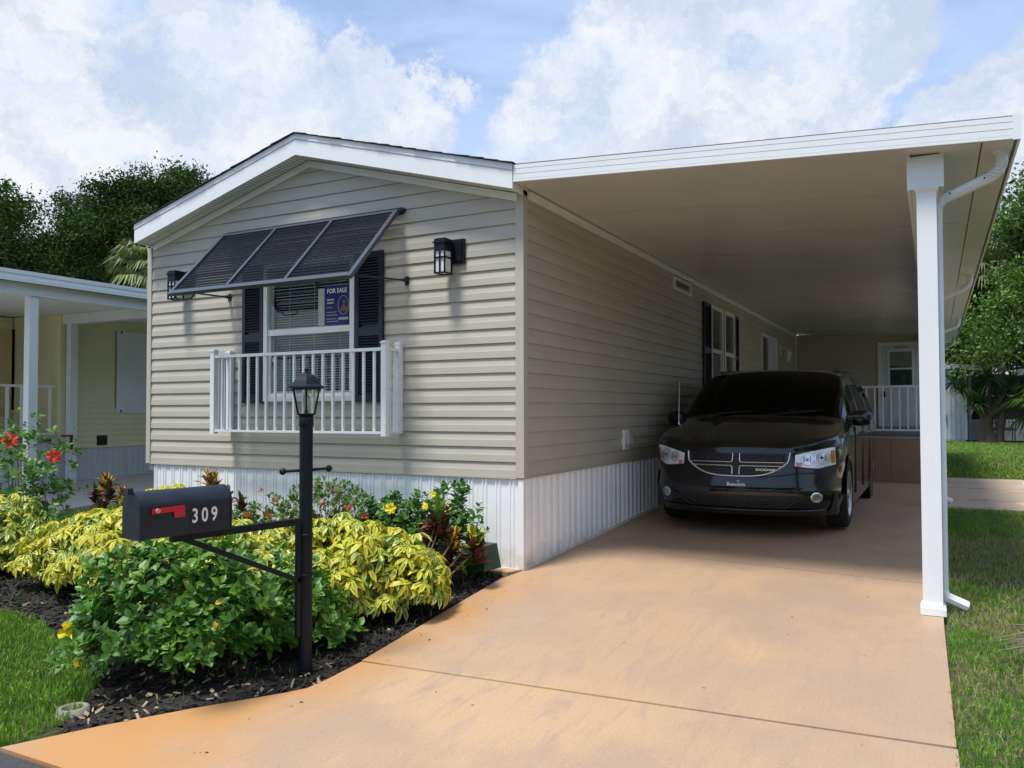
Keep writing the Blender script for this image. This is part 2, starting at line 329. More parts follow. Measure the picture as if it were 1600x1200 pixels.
    def mesh(s, name, m=None):
        me = bpy.data.meshes.new(name); me.from_pydata(s.v, [], s.f)
        ms = s.mats if s.mats else ([m] if m else [])
        for x in ms: me.materials.append(x)
        if s.mats: me.polygons.foreach_set('material_index', s.m)
        if any(s.sm): me.polygons.foreach_set('use_smooth', s.sm)
        me.update(); return me
    def build(s, name, m=None, parent=None, local=False, kind=None):
        o = link(name, s.mesh(name, m), parent, local)
        if kind: o['kind'] = kind
        return o
def quads(name, V, mats, idx=None, parent=None, local=False, kind=None):
    """V: (N,4,3) array of separate quads"""
    n = len(V); me = bpy.data.meshes.new(name); me.vertices.add(4*n); me.vertices.foreach_set('co', V.astype(np.float32).ravel())
    me.loops.add(4*n); me.loops.foreach_set('vertex_index', np.arange(4*n, dtype=np.int32)); me.polygons.add(n)
    me.polygons.foreach_set('loop_start', np.arange(0, 4*n, 4, dtype=np.int32)); me.polygons.foreach_set('loop_total', np.full(n, 4, np.int32))
    for x in mats: me.materials.append(x)
    if idx is not None: me.polygons.foreach_set('material_index', idx.astype(np.int32))
    me.update(calc_edges=True); o = link(name, me, parent, local)
    if kind: o['kind'] = kind
    return o
def text_mesh(s, size, depth=.001, mat_=None, sx=1., bold=0., name='lettering'):
    c = bpy.data.curves.new(name, 'FONT'); c.body = s; c.size = size; c.extrude = depth; c.offset = bold; c.align_x = 'CENTER'; c.align_y = 'CENTER'; c.resolution_u = 3
    o = bpy.data.objects.new(name, c); COL.objects.link(o); dg = bpy.context.evaluated_depsgraph_get(); me = bpy.data.meshes.new_from_object(o.evaluated_get(dg)); bpy.data.objects.remove(o)
    me.name = name; me.transform(Matrix.Diagonal((sx, 1, 1, 1)))
    me.materials.clear(); me.materials.append(mat_); return me
def basis(x, y, z, o): 
    x, y, z, o = map(Vector, (x, y, z, o)); return Matrix(((x.x, y.x, z.x, o.x), (x.y, y.y, z.y, o.y), (x.z, y.z, z.z, o.z), (0, 0, 0, 1)))
def put_text(s, size, M, m, parent, sx=1., bold=0., name='lettering', depth=.001):
    me = text_mesh(s, size, depth, m, sx, bold, name); me.transform(M); return link(name, me, parent)

# ------------------------------------------------------------------ ground and paving
def ground():
    xs = [-150, -60, -25, -12, -6, 0, 6, 12, 25, 60, 150]; ys = [-120, -40, -20, -8, -4, 0, 3.8, 8, 15, 30, 60, 160]; V = [(x, y, gz(y)-.05) for y in ys for x in xs]; n = len(xs)
    m = MB(); m.add(V, [(j*n+i, j*n+i+1, (j+1)*n+i+1, (j+1)*n+i) for j in range(len(ys)-1) for i in range(n-1)]); m.build('ground', SOIL, kind='structure')
    m = MB(); m.add([(-60, -3.86, gz(-3.86)-.012), (60, -3.86, gz(-3.86)-.012), (60, -8, gz(-8)-.012), (-60, -8, gz(-8)-.012), (60, -11, gz(-8)-.012), (-60, -11, gz(-8)-.012)][::1], [(0, 3, 2, 1), (3, 5, 4, 2)]); m.build('road', ASPH, kind='structure')
    d = empty('driveway', (0, 0, 0)); d['kind'] = 'structure'
    zf = lambda x, y: gz(y)
    left = lambda y: -.045+(.145+.045)*(-.33-y)/1.98 if y > -2.31 else .145
    g = .006
    slabs = [[(-.618, -3.85), (3.19, -3.85), (3.155, -2.13), (.16, -2.315), (.165, -2.60), (.153, -2.747), (.08, -2.86), (-.185, -3.188), (-.42, -3.52)],
             [(.15, -2.297), (3.15, -2.110), (3.12, -.25), (3.12, .773), (.02, 1.128), (.015, .02), (.0, -.02), (-.045, -.30), (.03, -1.1)],
             [(.02, 1.140), (3.12, .785), (3.12, 3.8), (.02, 3.8)],
             [(.02, 3.81), (3.12, 3.81), (3.12, 8.47), (.02, 8.47)]]
    for p in slabs:
        m = MB(); m.prism(p, lambda x, y: gz(y)-.12, zf); m.build('concrete_slab', CONC, d)
    m = MB(); m.prism([(.3, -3.8), (3.1, -3.8), (3.1, 8.4), (.1, 8.4), (.3, -2.6)], lambda x, y: gz(y)-.13, lambda x, y: gz(y)-.0035); m.build('joint_filler', JOINT, d)
    # old concrete footing strip under the skirting at the corner
    m = MB(); m.prism([(-1.6, -.16), (-.06, -.17), (.005, -.01), (-1.6, -.01)], -.15, .012); m.build('footing', CONC, kind='structure')
    # neighbour's slab
    m = MB(); m.prism([(-10.4, -3.85), (-7.25, -3.85), (-7.25, 3.8), (-10.4, 3.8)], lambda x, y: gz(y)-.15, lambda x, y: gz(y)+.02); m.prism([(-10.4, 3.802), (-7.25, 3.802), (-7.25, 14), (-10.4, 14)], 0, .164); o = m.build('neighbour_driveway', GREYC, kind='structure')
    # mulch bed
    bed = [(-7.2, -1.9), (-5.0, -2.2), (-3.12, -2.448), (-2.288, -2.602), (-1.607, -2.804), (-1.1, -3.08), (-.791, -3.313), (-.60, -3.56), (-.52, -3.66), (-.2, -3.2), (.14, -2.75), (.14, -2.3), (-.05, -.33), (-.08, -.17), (-.1, 0.), (-4.7, 0.), (-5.6, .2), (-7.1, .1)]
    m = MB(); step = .09
    xs = np.arange(-7.2, .2, step); ys = np.arange(-3.75, .25, step)
    def inside(x, y):
        c = False; j = len(bed)-1
        for i in range(len(bed)):
            (xi, yi), (xj, yj) = bed[i], bed[j]
            if (yi > y) != (yj > y) and x < (xj-xi)*(y-yi)/(yj-yi)+xi: c = not c
            j = i
        return c
    idx = {}; 
    for i, x in enumerate(xs):
        for j, y in enumerate(ys):
            idx[i, j] = len(m.v); m.v.append((x, y, gz(y)-.035+.022*random.random()))
    for i in range(len(xs)-1):
        for j in range(len(ys)-1):
            if inside(xs[i]+step/2, ys[j]+step/2) or inside(xs[i], ys[j]): m.f.append((idx[i, j], idx[i+1, j], idx[i+1, j+1], idx[i, j+1])); m.m.append(0); m.sm.append(True)
    m.build('planting_bed', MULCH, kind='structure')
    # loose chips
    n = 15000; P = np.column_stack([RNG.uniform(-4.6, .16, n*2), RNG.uniform(-3.7, -.05, n*2)]); P = np.array([p for p in P if inside(*p)])[:n]; n = len(P)
    a = RNG.uniform(0, 6.28, n); ln = RNG.uniform(.008, .035, n); wd = RNG.uniform(.003, .009, n); z = .038*P[:, 1]-.008+RNG.uniform(-.012, .010, n); tl = RNG.normal(0, .35, n)
    dx = np.column_stack([np.cos(a)*np.cos(tl), np.sin(a)*np.cos(tl), np.sin(tl)])*ln[:, None]; dy = np.column_stack([-np.sin(a), np.cos(a), RNG.normal(0, .4, n)])*wd[:, None]
    c = np.column_stack([P, z]); V = np.stack([c-dx-dy, c+dx-dy, c+dx+dy, c-dx+dy], 1)
    tan = (RNG.random(n) < np.where(P[:, 0]*.4-P[:, 1] > 2.4, .16, .05))
    tag(quads('mulch_chips', V, [CHIP1, CHIP2], tan.astype(int), kind='stuff'), 'loose dark mulch chips and dry leaf bits scattered over the planting bed', 'mulch')
    return inside
INBED = ground()

def stone_path():
    p = empty('stone_path', (0, 0, 0)); p['kind'] = 'structure'; z = gz(5)
    m = MB(); m.prism([(3.135, 5.16), (12, 5.0), (12, 8.9), (3.135, 9.94)], z-.1, z+.004); m.build('path_bed', JOINT, p)
    rnd = random.Random(3); ys = [5.2, 6.0, 7.1, 7.8, 8.8, 9.75]
    for j in range(5):
        x = 3.16
        while x < 9:
            wdt = rnd.uniform(.7, 1.6); y0, y1 = ys[j]+.02, ys[j+1]-.02; sh = lambda y: -(y-5)*.0
            q = [(x+rnd.uniform(0, .05), y0+rnd.uniform(-.05, .05)), (x+wdt+rnd.uniform(-.1, .1), y0+rnd.uniform(-.05, .05)), (x+wdt+rnd.uniform(-.12, .05), y1+rnd.uniform(-.05, .05)), (x+rnd.uniform(0, .06), y1+rnd.uniform(-.05, .05))]
            lim = lambda x_, y_: (x_, min(y_, 9.9-(x_-3.13)*.11))
            q = [lim(*t) for t in q]
            if q[2][1]-q[1][1] > .1: m = MB(); m.prism(q, z-.05, z+.012+rnd.uniform(0, .004)); m.build('paving_stone', STONE, p)
            x += wdt+.03
stone_path()

# ------------------------------------------------------------------ grass
def blades(name, pts, h, wd, mats, probs_fn, label, lean=.35):
    n = len(pts); a = RNG.uniform(0, 6.28, n); hh = h*RNG.uniform(.55, 1.25, n); w = wd*RNG.uniform(.7, 1.3, n); la = RNG.uniform(0, 6.28, n); ll = np.abs(RNG.normal(0, lean, n))*hh
    z = np.array([gz(y) for y in pts[:, 1]])-.02; c = np.column_stack([pts, z]); s = np.column_stack([np.cos(a), np.sin(a), np.zeros(n)])*w[:, None]/2
    l = np.column_stack([np.cos(la)*ll, np.sin(la)*ll, np.zeros(n)]); up = np.column_stack([np.zeros(n), np.zeros(n), hh])
    m1 = c+l*.35+up*.6; t = c+l+up*np.clip(1-ll/hh*.3, .4, 1)[:, None]
    V = np.concatenate([np.stack([c-s, c+s, m1+s*.8, m1-s*.8], 1), np.stack([m1-s*.8, m1+s*.8, t+s*.12, t-s*.12], 1)]); k = probs_fn(pts); k = np.concatenate([k, k])
    return tag(quads(name, V, mats, k, kind='stuff'), label, 'grass')
def vnoise(P, sc, seed):
    rg = np.random.default_rng(seed); G = rg.random((64, 64)); X = P*sc; i = np.floor(X).astype(int); f = X-i; f = f*f*(3-2*f)
    g = lambda a, b: G[(i[:, 0]+a) % 64, (i[:, 1]+b) % 64]
    return (g(0, 0)*(1-f[:, 0])+g(1, 0)*f[:, 0])*(1-f[:, 1])+(g(0, 1)*(1-f[:, 0])+g(1, 1)*f[:, 0])*f[:, 1]
def lawns():
    # left lawn
    n = 60000; P = np.column_stack([RNG.uniform(-5.5, -.5, n), RNG.uniform(-3.86, -2.2, n)])
    edge = np.interp(P[:, 0], [-7, -5, -3.12, -2.288, -1.607, -1.1, -.791, -.6], [-1.9, -2.2, -2.448, -2.602, -2.804, -3.08, -3.313, -3.56])+.10*(vnoise(P, 6, 3)-.5)
    right = -.64+.0*P[:, 1]; P = P[(P[:, 1] < edge) & (P[:, 0] < right)]
    def pr(P):
        v = vnoise(P, 2.5, 4); u = RNG.random(len(P)); return np.where(u < .10, 2, np.where(u < .30+.45*v, 1, 0))
    blades('lawn_grass', P, .055, .0065, [GR1, GR2, GR3], pr, 'bright green trimmed lawn at the front left beside the mulch bed')
    # sparse weeds in the bed
    n = 2600; P = np.column_stack([RNG.uniform(-4.6, .1, n), RNG.uniform(-3.6, -.1, n)]); P = P[[INBED(*p) for p in P]]; v = vnoise(P, 1.6, 9); P = P[(v > .52) | (P[:, 0]*.5-P[:, 1] > 2.9)]
    blades('weed_tufts', P, .06, .004, [G_MID, GR1, GR3], lambda P: RNG.integers(0, 3, len(P)), 'thin weeds and grass wisps sprouting from the dark mulch', .8)
    # right lawn near, patchy
    n = 130000; P = np.column_stack([RNG.uniform(3.14, 6.2, n), RNG.uniform(-3.8, 5.1, n)]); P = P[RNG.random(n) < np.clip(1.25-(P[:, 1]+3.8)/14-(P[:, 0]-3.1)/9, .2, 1)]
    keep = vnoise(P, 3.2, 5)+.5*vnoise(P, 9, 6); P = P[(keep > .42) | (RNG.random(len(P)) < .45)]
    def pr2(P):
        v = vnoise(P, 1.6, 7)*.6+vnoise(P, 5, 8)*.4; dry = np.clip((v-.42)*3.0+.25, .08, .72); dry = np.where(P[:, 1] > 3.0, dry*.25, dry); u = RNG.random(len(P)); return np.where(u < dry, 2, np.where(u < dry+.30, 1, 0))
    blades('side_lawn_grass', P, .038, .0052, [GR1, GR2, GR3], pr2, 'patchy green and straw coloured lawn along the right edge of the driveway', .6)
    n = 46000; P = np.column_stack([RNG.uniform(3.0, 13, n), 9.6+18.6*RNG.random(n)**1.3]); P = P[P[:, 1] > 9.95-(P[:, 0]-3.13)*.11]
    P = P[P[:, 0] < 4.2+ (P[:, 1]-5)*.36]
    def pr3(P):
        v = vnoise(P, .8, 17); u = RNG.random(len(P)); return np.where(u < .16, 2, np.where(u < .45+.4*v, 1, 0))
    blades('back_lawn_grass', P, .06, .022, [GR1, GR2, GR3], pr3, 'sunlit green lawn beyond the paved path behind the carport', .5)
    n = 9000; P = np.column_stack([RNG.uniform(-7.2, -4.75, n), RNG.uniform(-.3, 6, n)]); blades('strip_grass', P, .06, .010, [GR1, GR2, GR3], pr3, 'narrow grass strip between the two houses', .5)
lawns()

# ------------------------------------------------------------------ the manufactured home
RX, SL = -2.342, .27                                    # ridge x, roof slope
rake_in = lambda x: 3.80-SL*abs(x-RX)
CRS = .127
PROF = [(0, 0), (0, -.015), (.003, -.0175), (.060, -.0150), (.070, -.0120), (.127, -.0025)]
def siding_rows(parent, mat_, o, ex, out, ivals, z0, z1, crs=CRS, name='siding_board', prof=PROF, joints=None):
    """courses as separate boards; ivals(z)-> list of (a,b) along ex at height z"""
    o, ex, out = map(Vector, (o, ex, out)); n = int(math.ceil((z1-z0)/crs-1e-6)); k = crs/CRS
    for i in range(n):
        zb = z0+i*crs; zt = min(zb+crs, z1); segs = [s_ for s_ in ivals(zb+.02)]
        todo = []
        for si, sg in enumerate(segs):
            cuts = [c for c in (joints(i) if joints else []) if sg[0]+.2 < c < sg[1]-.2]; e = [None]+cuts+[None]
            for k_ in range(len(e)-1): todo.append((si, sg, e[k_], e[k_+1], .0016*(k_ % 2)))
        for si, sg, ca, cb, lift in todo:
            m = MB(); rows = []
            for dz, dy in prof:
                z = min(zb+dz*k, zt); iv = ivals(z); 
                if len(iv) == len(segs): a, b = iv[si]
                else: a, b = sg
                if ca is not None: a = ca
                if cb is not None: b = cb+(.02 if lift == 0 else 0)
                if b-a < .01: continue
                rows.append((z, a, b, -dy*k+lift))
            if len(rows) < 2: continue
            base = len(m.v)
            for z, a, b, d in rows: m.v.append(tuple(o+ex*a+out*d+Vector((0, 0, z)))); m.v.append(tuple(o+ex*b+out*d+Vector((0, 0, z))))
            for r_ in range(len(rows)-1): m.f.append((base+2*r_, base+2*r_+1, base+2*r_+3, base+2*r_+2)); m.m.append(0); m.sm.append(False)
            m.build(name, mat_, parent)
def cut(a, b, z, holes):
    iv = [(a, b)]
    for h0, h1, hz0, hz1 in holes:
        if hz0 < z < hz1:
            nv = []
            for p, q in iv:
                if h1 <= p or h0 >= q: nv.append((p, q))
                else:
                    if h0 > p: nv.append((p, h0))
                    if h1 < q: nv.append((h1, q))
            iv = nv
    return iv
home = empty('manufactured_home', (-2.34, 7.4, .1), 'taupe vinyl sided manufactured home with white skirting and low gable roof', 'house')
def home_build():
    core = MB(); core.prism([(-4.60, .12), (-.10, .12), (-.10, 14.9), (-4.60, 14.9)], .0, 3.12, ROOM); core.box((-.09, 14.82, .2), (3.3, 17.5, 3.0), ROOM); core.build('wall_core', ROOM, home)
    # sheathing behind the boards, with the openings left free
    def sheath(m, o, ex, a, b, z0, z1, holes, off):
        zs = sorted({z0, z1, *[h[2] for h in holes], *[h[3] for h in holes]}); o, ex, off = map(Vector, (o, ex, off))
        for za, zb in zip(zs[:-1], zs[1:]):
            for p, q in cut(a, b, (za+zb)/2, holes):
                m.add([o+ex*p+off+Vector((0, 0, za)), o+ex*q+off+Vector((0, 0, za)), o+ex*q+off+Vector((0, 0, zb)), o+ex*p+off+Vector((0, 0, zb))], [(0, 1, 2, 3)])
    FH = [(-2.90, -1.785, 1.46, 2.81)]
    SH = [(6.27, 6.97, 1.60, 2.95), (7.14, 7.84, 1.60, 2.95), (4.35, 5.15, 2.98, 3.10), (10.30, 11.98, .7, 2.87)]
    BH = [(1.90, 2.90, .88, 2.91)]
    m = MB(); sheath(m, (0, 0, 0), (1, 0, 0), -4.68, 0, .70, 3.17, FH, (0, .006, 0)); m.add([(-4.68, .006, 3.17), (0, .006, 3.17), (RX, .006, 3.80)], [(0, 1, 2)])
    sheath(m, (0, 0, 0), (0, 1, 0), 0, 14.79, .70, 3.20, SH, (-.006, 0, 0)); sheath(m, (0, 14.79, 0), (1, 0, 0), 0, 3.3, .5, 3.2, BH, (0, .006, 0)); wall = m.build('wall', SIDING, home)
    def fr(z):
        a, b = -4.635, -.048
        if z > rake_in(a): a = max(a, RX-(3.80-z)/SL)
        if z > rake_in(b): b = min(b, RX+(3.80-z)/SL)
        return cut(a, b, z, FH) if b > a else []
    siding_rows(wall, SIDING, (0, 0, 0), (1, 0, 0), (0, -1, 0), fr, .778, 3.79)
    siding_rows(wall, SIDING, (0, 0, 0), (0, 1, 0), (1, 0, 0), lambda z: cut(.045, 14.77, z, SH), .778, 3.175, joints=lambda i: [2.9+(i*1.37) % 3.6, 6.5+(i*1.37) % 3.6, 10.1+(i*1.37) % 3.6])
    siding_rows(wall, SIDING, (0, 14.79, 0), (1, 0, 0), (0, -1, 0), lambda z: cut(.03, 3.25, z, BH), .905, 3.17)
    # corner posts
    for nm, (a, b) in {'c': ((-.052, -.026, .775), (.026, .052, 3.21))}.items():
        m = MB(); m.box(a, b); m.build('corner_trim', TRIMCLAY, home)
    m = MB(); m.box((-4.70, -.026, .775), (-4.635, .03, 3.165)); m.build('corner_trim', TRIMCLAY, home)
    m = MB(); m.box((.0, 14.74, .9), (.035, 14.775, 3.18)); m.build('corner_trim', WHITE, home)
    m = MB(); m.box((-4.63, -.024, .766), (-.053, -.002, .779)); m.build('starter_strip', TRIMCLAY, home); m = MB(); m.box((.002, .053, .766), (.024, 14.7, .779)); m.build('starter_strip', TRIMCLAY, home)
    # roof
    zf = lambda x: 3.81-SL*abs(x-RX)
    for sx, xe in ((-1, -4.665), (1, .026)):
        m = MB(); x0 = RX; pts = [(x0, zf(x0)), (xe, zf(xe)), (xe, zf(xe)+.15), (x0, zf(x0)+.15)]
        m.add([(x, -.222, z) for x, z in pts]+[(x, -.20, z) for x, z in pts], [(0, 1, 2, 3), (7, 6, 5, 4), (0, 4, 5, 1), (1, 5, 6, 2), (2, 6, 7, 3)]); m.build('fascia', WHITE, home)
        m = MB(); pts = [(x0, zf(x0)+.153), (xe, zf(xe)+.153), (xe, zf(xe)+.205), (x0, zf(x0)+.205)]
        m.add([(x, -.228, z) for x, z in pts]+[(x, -.19, z) for x, z in pts], [(0, 1, 2, 3), (0, 4, 5, 1), (1, 5, 6, 2), (2, 6, 7, 3)]); m.build('drip_edge', WHITE, home)
        # soffit with vent slots
        m = MB(); nseg = 60
        for i in range(nseg):
            a = x0+(xe-x0)*i/nseg; b = x0+(xe-x0)*(i+.86)/nseg; c_ = x0+(xe-x0)*(i+1)/nseg
            m.add([(a, -.20, zf(a)+.006), (b, -.20, zf(b)+.006), (b, -.002, zf(b)+.006), (a, -.002, zf(a)+.006)], [(0, 1, 2, 3)], WHITESOFF)
            m.add([(b, -.20, zf(b)+.012), (c_, -.20, zf(c_)+.012), (c_, -.002, zf(c_)+.012), (b, -.002, zf(b)+.012)], [(0, 1, 2, 3)], WHITESOFF)
            m.add([(a+.004, -.125, zf(a)+.003), (a+(b-a)*.35, -.125, zf(a)+.003), (a+(b-a)*.35, -.112, zf(a)+.003), (a+.004, -.112, zf(a)+.003)], [(0, 1, 2, 3)], ROOM)
        m.build('soffit', WHITESOFF, home)
        m = MB(); pts = [(x0, zf(x0)-.002), (xe-sx*.06, zf(xe-sx*.06)-.002), (xe-sx*.06, zf(xe-sx*.06)-.068), (x0, zf(x0)-.068)]
        m.add([(x, -.030, z) for x, z in pts]+[(x, -.004, z) for x, z in pts], [(0, 1, 2, 3), (3, 2, 6, 7), (0, 4, 5, 1)]); m.build('frieze_trim', WHITESOFF, home)
        # eave closure and shingle rows
        m = MB(); m.box((min(xe, xe-sx*.02), -.2, zf(xe)), (max(xe, xe-sx*.02), 14.9, zf(xe)+.2)); m.build('eave_fascia', WHITE, home)
        rf = MB(); rf.add([(x0, -.235, zf(x0)+.206), (xe+sx*.02, -.235, zf(xe)+.201), (xe+sx*.02, 15, zf(xe)+.201), (x0, 15, zf(x0)+.206)], [(0, 1, 2, 3)]); rf = rf.build('roof', SHINGLE, home)
        n = 17; L = abs(xe-x0)
        for i in range(n):
            u0_, u1 = i/n, (i+1)/n; xa = x0+sx*L*u0_; xb = x0+sx*(L*u1+.02); za, zb = zf(xa)+.206, zf(xb)+.208+random.uniform(.002, .007); m = MB(); yy = -.245-random.uniform(0, .012)
            m.add([(xa, yy, za), (xb, yy, zb), (xb, yy, zb+.006), (xa, yy, za+.006), (xa, 15, za), (xb, 15, zb), (xb, 15, zb+.006), (xa, 15, za+.006)], [(0, 1, 2, 3), (3, 2, 6, 7), (1, 5, 6, 2), (0, 4, 5, 1)]); m.build('shingle_row', SHINGLE, rf)
    # side eave mouldings under the carport
    m = MB(); m.box((.0, .06, 3.160), (.030, 14.76, 3.183)); m.box((.0, .06, 3.19), (.05, 14.76, 3.215)); m.build('eave_moulding', WHITE, home)
    # skirting panels with pressed ribs
    def ribs(w):
        p = []; x = 0
        for c0 in (w*.17, w*.50, w*.83):
            p += [(c0-.030, 0), (c0-.022, .011), (c0-.012, .011), (c0-.007, 0), (c0+.007, 0), (c0+.012, .011), (c0+.022, .011), (c0+.030, 0)]
        return [(0, 0)]+p+[(w-.004, 0), (w-.004, .005), (w, .005)]
    w = .405
    me = None
    for i in range(12):
        x1 = -.035-w*i; m = MB(); wi = w if x1-w > -4.66 else x1+4.66
        pr = [(a, b) for a, b in ribs(w) if a <= wi]; m.extr([(-a, b) for a, b in pr], (x1, .0, -.06), (1, 0, 0), (0, -1, 0), (0, 0, .835), closed=False); m.build('skirting_panel', SKIRT, home)
    for i in range(36):
        y1 = .035+w*i; m = MB(); m.extr(ribs(w), (-.002, y1, -.06), (0, 1, 0), (1, 0, 0), (0, 0, .835), closed=False); m.build('skirting_panel', SKIRT, home)
    m = MB(); m.box((-.036, -.014, -.05), (.014, .036, .764)); m.build('skirting_corner', SKIRT, home)
    m = MB()
    for i in range(30):
        y0, y1 = .036+i*.49, .036+(i+1)*.49; m.obox((.0, y0, gz(y0)), (.018, 0, 0), (0, y1-y0, gz(y1)-gz(y0)), (0, 0, .030))
    m.box((-4.66, -.018, -.02), (-.038, .0, .014)); m.build('skirting_track', SKIRT, home)
    # front window
    def hung(o, ex, out, w_, h_, split, blind=True, pane=PANE, fw_=.05, bl=.06):
        o, ex, out = map(Vector, (o, ex, out)); up = Vector((0, 0, 1)); root = MB(); 
        B = lambda m, a, b, z0, z1, d0, d1: m.obox(o+ex*a+up*z0+out*d0, ex*(b-a), out*(d1-d0), up*(z1-z0))
        B(root, 0, fw_, 0, h_, -.05, .05); B(root, w_-fw_, w_, 0, h_, -.05, .05); B(root, fw_, w_-fw_, 0, fw_, -.05, .05); B(root, fw_, w_-fw_, h_-fw_, h_, -.05, .05)
        win = root.build('window', WHITE, home)
        m = MB(); B(m, fw_, w_-fw_, split-.030, split+.030, .0, .035); B(m, fw_, fw_+.022, fw_, split-.03, .0, .022); B(m, w_-fw_-.022, w_-fw_, fw_, split-.03, .0, .022); B(m, fw_+.022, w_-fw_-.022, fw_, fw_+.03, .0, .022); m.build('sash', WHITE, win)
        for z0, z1, d in ((fw_, split-.03, .008), (split+.03, h_-fw_, .018)):
            m = MB(); a, b = fw_, w_-fw_; m.add([o+ex*a+up*z0+out*d, o+ex*b+up*z0+out*d, o+ex*b+up*z1+out*d, o+ex*a+up*z1+out*d], [(0, 1, 2, 3)]); m.build('pane', pane, win)
        if blind:
            m = MB(); z = fw_; k = 0
            while z < h_-fw_-.01:
                t = random.uniform(.4, .65); m.obox(o+ex*(fw_+.01)+up*z-out*bl, ex*(w_-2*fw_-.02), -out*.022*math.cos(t)+up*.022*math.sin(t)*1.0, (out*math.sin(t)+up*math.cos(t))*.0015); z += .0245; k += 1
            for t in (.22, .5, .78): m.obox(o+ex*(w_*t)+up*fw_-out*(bl-.004), ex*.006, out*.002, up*(h_-2*fw_))
            m.build('blind_slats', BLIND, win, kind='stuff')
        m = MB(); m.add([o+ex*0+out*-.115, o+ex*w_+out*-.115, o+ex*w_+out*-.115+up*h_, o+ex*0+out*-.115+up*h_], [(0, 1, 2, 3)]); m.build('dark_interior', ROOM, win)
        return win
    W = hung((-2.92, 0, 1.44), (1, 0, 0), (0, -1, 0), 1.155, 1.39, .69)
    m = MB(); m.box((-2.84, -.0095, 1.80), (-2.775, -.0085, 1.905), BLUEST); m.box((-2.83, -.0102, 1.84), (-2.81, -.0096, 1.88), F_YEL); m.build('window_sticker', BLUEST, W)
    hung((0, 6.25, 1.57), (0, 1, 0), (1, 0, 0), .74, 1.40, .70, pane=DPANE); hung((0, 7.12, 1.57), (0, 1, 0), (1, 0, 0), .74, 1.40, .70, pane=DPANE)
    m = MB(); m.box((0, 4.33, 2.955), (.04, 5.17, 2.985)); m.box((0, 4.33, 3.095), (.04, 5.17, 3.125)); m.box((0, 4.33, 2.985), (.04, 4.37, 3.095)); m.box((0, 5.13, 2.985), (.04, 5.17, 3.095)); v = m.build('transom_window', WHITE, home)
    m = MB(); m.add([(.01, 4.37, 2.98), (.01, 5.13, 2.98), (.01, 5.13, 3.1), (.01, 4.37, 3.1)], [(0, 1, 2, 3)]); m.build('pane', DPANE, v)
    # louvred side shutters
    def shutter(o, ex, out, w_, h_, mid):
        o, ex, out = map(Vector, (o, ex, out)); up = Vector((0, 0, 1)); m = MB(); B = lambda a, b, z0, z1, d0, d1: m.obox(o+ex*a+up*z0+out*d0, ex*(b-a), out*(d1-d0), up*(z1-z0))
        B(0, .04, 0, h_, .018, .05); B(w_-.04, w_, 0, h_, .018, .05); B(.04, w_-.04, 0, .07, .018, .048); B(.04, w_-.04, h_-.06, h_, .018, .048); B(.04, w_-.04, mid-.04, mid+.04, .018, .048); B(.03, w_-.03, .03, h_-.03, .018, .024)
        s_ = m.build('shutter', NAVY, home); m = MB(); z = .085
        while z < h_-.08:
            if abs(z-mid) > .05: m.obox(o+ex*.04+up*z+out*.046, ex*(w_-.08), -out*.018+up*.022, (out*.6+up*.5)*.005)
            z += .027
        m.build('louvre_slats', NAVY, s_, kind='stuff')
    shutter((-3.215, 0, 1.425), (1, 0, 0), (0, -1, 0), .283, 1.41, .66); shutter((-1.748, 0, 1.425), (1, 0, 0), (0, -1, 0), .315, 1.41, .66)
    shutter((0, 5.80, 1.55), (0, 1, 0), (1, 0, 0), .44, 1.42, .7); shutter((0, 7.865, 1.55), (0, 1, 0), (1, 0, 0), .30, 1.42, .7)
    # side door and rear door
    m = MB(); m.box((0, 10.28, .80), (.05, 10.34, 2.89)); m.box((0, 11.94, .80), (.05, 12.0, 2.89)); m.box((0, 10.34, 2.83), (.05, 11.94, 2.89)); m.box((-.05, 11.08, .8), (.03, 11.14, 2.83)); sdoor = m.build('sliding_door', WHITE, home)
    m = MB(); m.add([(.01, 10.34, .82), (.01, 11.08, .82), (.01, 11.08, 2.83), (.01, 10.34, 2.83)], [(0, 1, 2, 3)]); m.build('pane', DPANE, sdoor); m = MB(); m.box((-.03, 11.14, .82), (.02, 11.94, 2.83)); m.build('door_leaf', DOORW, sdoor)
    y = 14.79; m = MB(); m.box((1.886, y-.05, .905), (1.95, y, 2.937)); m.box((2.85, y-.05, .905), (2.914, y, 2.937)); m.box((1.95, y-.05, 2.87), (2.85, y, 2.937)); rd = m.build('rear_door', WHITE, home)
    m = MB(); m.box((1.95, y-.025, .91), (2.85, y+.03, 2.87)); m.build('door_leaf', DOORW, rd)
    m = MB(); m.box((2.10, y-.04, 1.87), (2.15, y-.026, 2.76)); m.box((2.62, y-.04, 1.87), (2.67, y-.026, 2.76)); m.box((2.15, y-.04, 2.71), (2.62, y-.026, 2.76)); m.box((2.15, y-.04, 1.87), (2.62, y-.026, 1.92)); m.box((2.15, y-.045, 2.29), (2.62, y-.026, 2.33)); m.build('window_frame', WHITE, rd)
    m = MB(); m.add([(2.15, y-.03, 1.92), (2.62, y-.03, 1.92), (2.62, y-.03, 2.71), (2.15, y-.03, 2.71)], [(0, 1, 2, 3)]); m.build('pane', DPANE, rd)
    for xa in (2.10, 2.43):
        m = MB(); m.box((xa, y-.032, 1.03), (xa+.25, y-.026, 1.72)); m.box((xa+.03, y-.036, 1.06), (xa+.22, y-.033, 1.69)); m.build('raised_panel', DOORW, rd)
    m = MB(); m.tube([(2.02, y-.03, 1.70), (2.02, y-.08, 1.70)], .028, 10); m.box((1.995, y-.034, 1.64), (2.045, y-.026, 1.78)); m.build('handle', CARPL, rd)
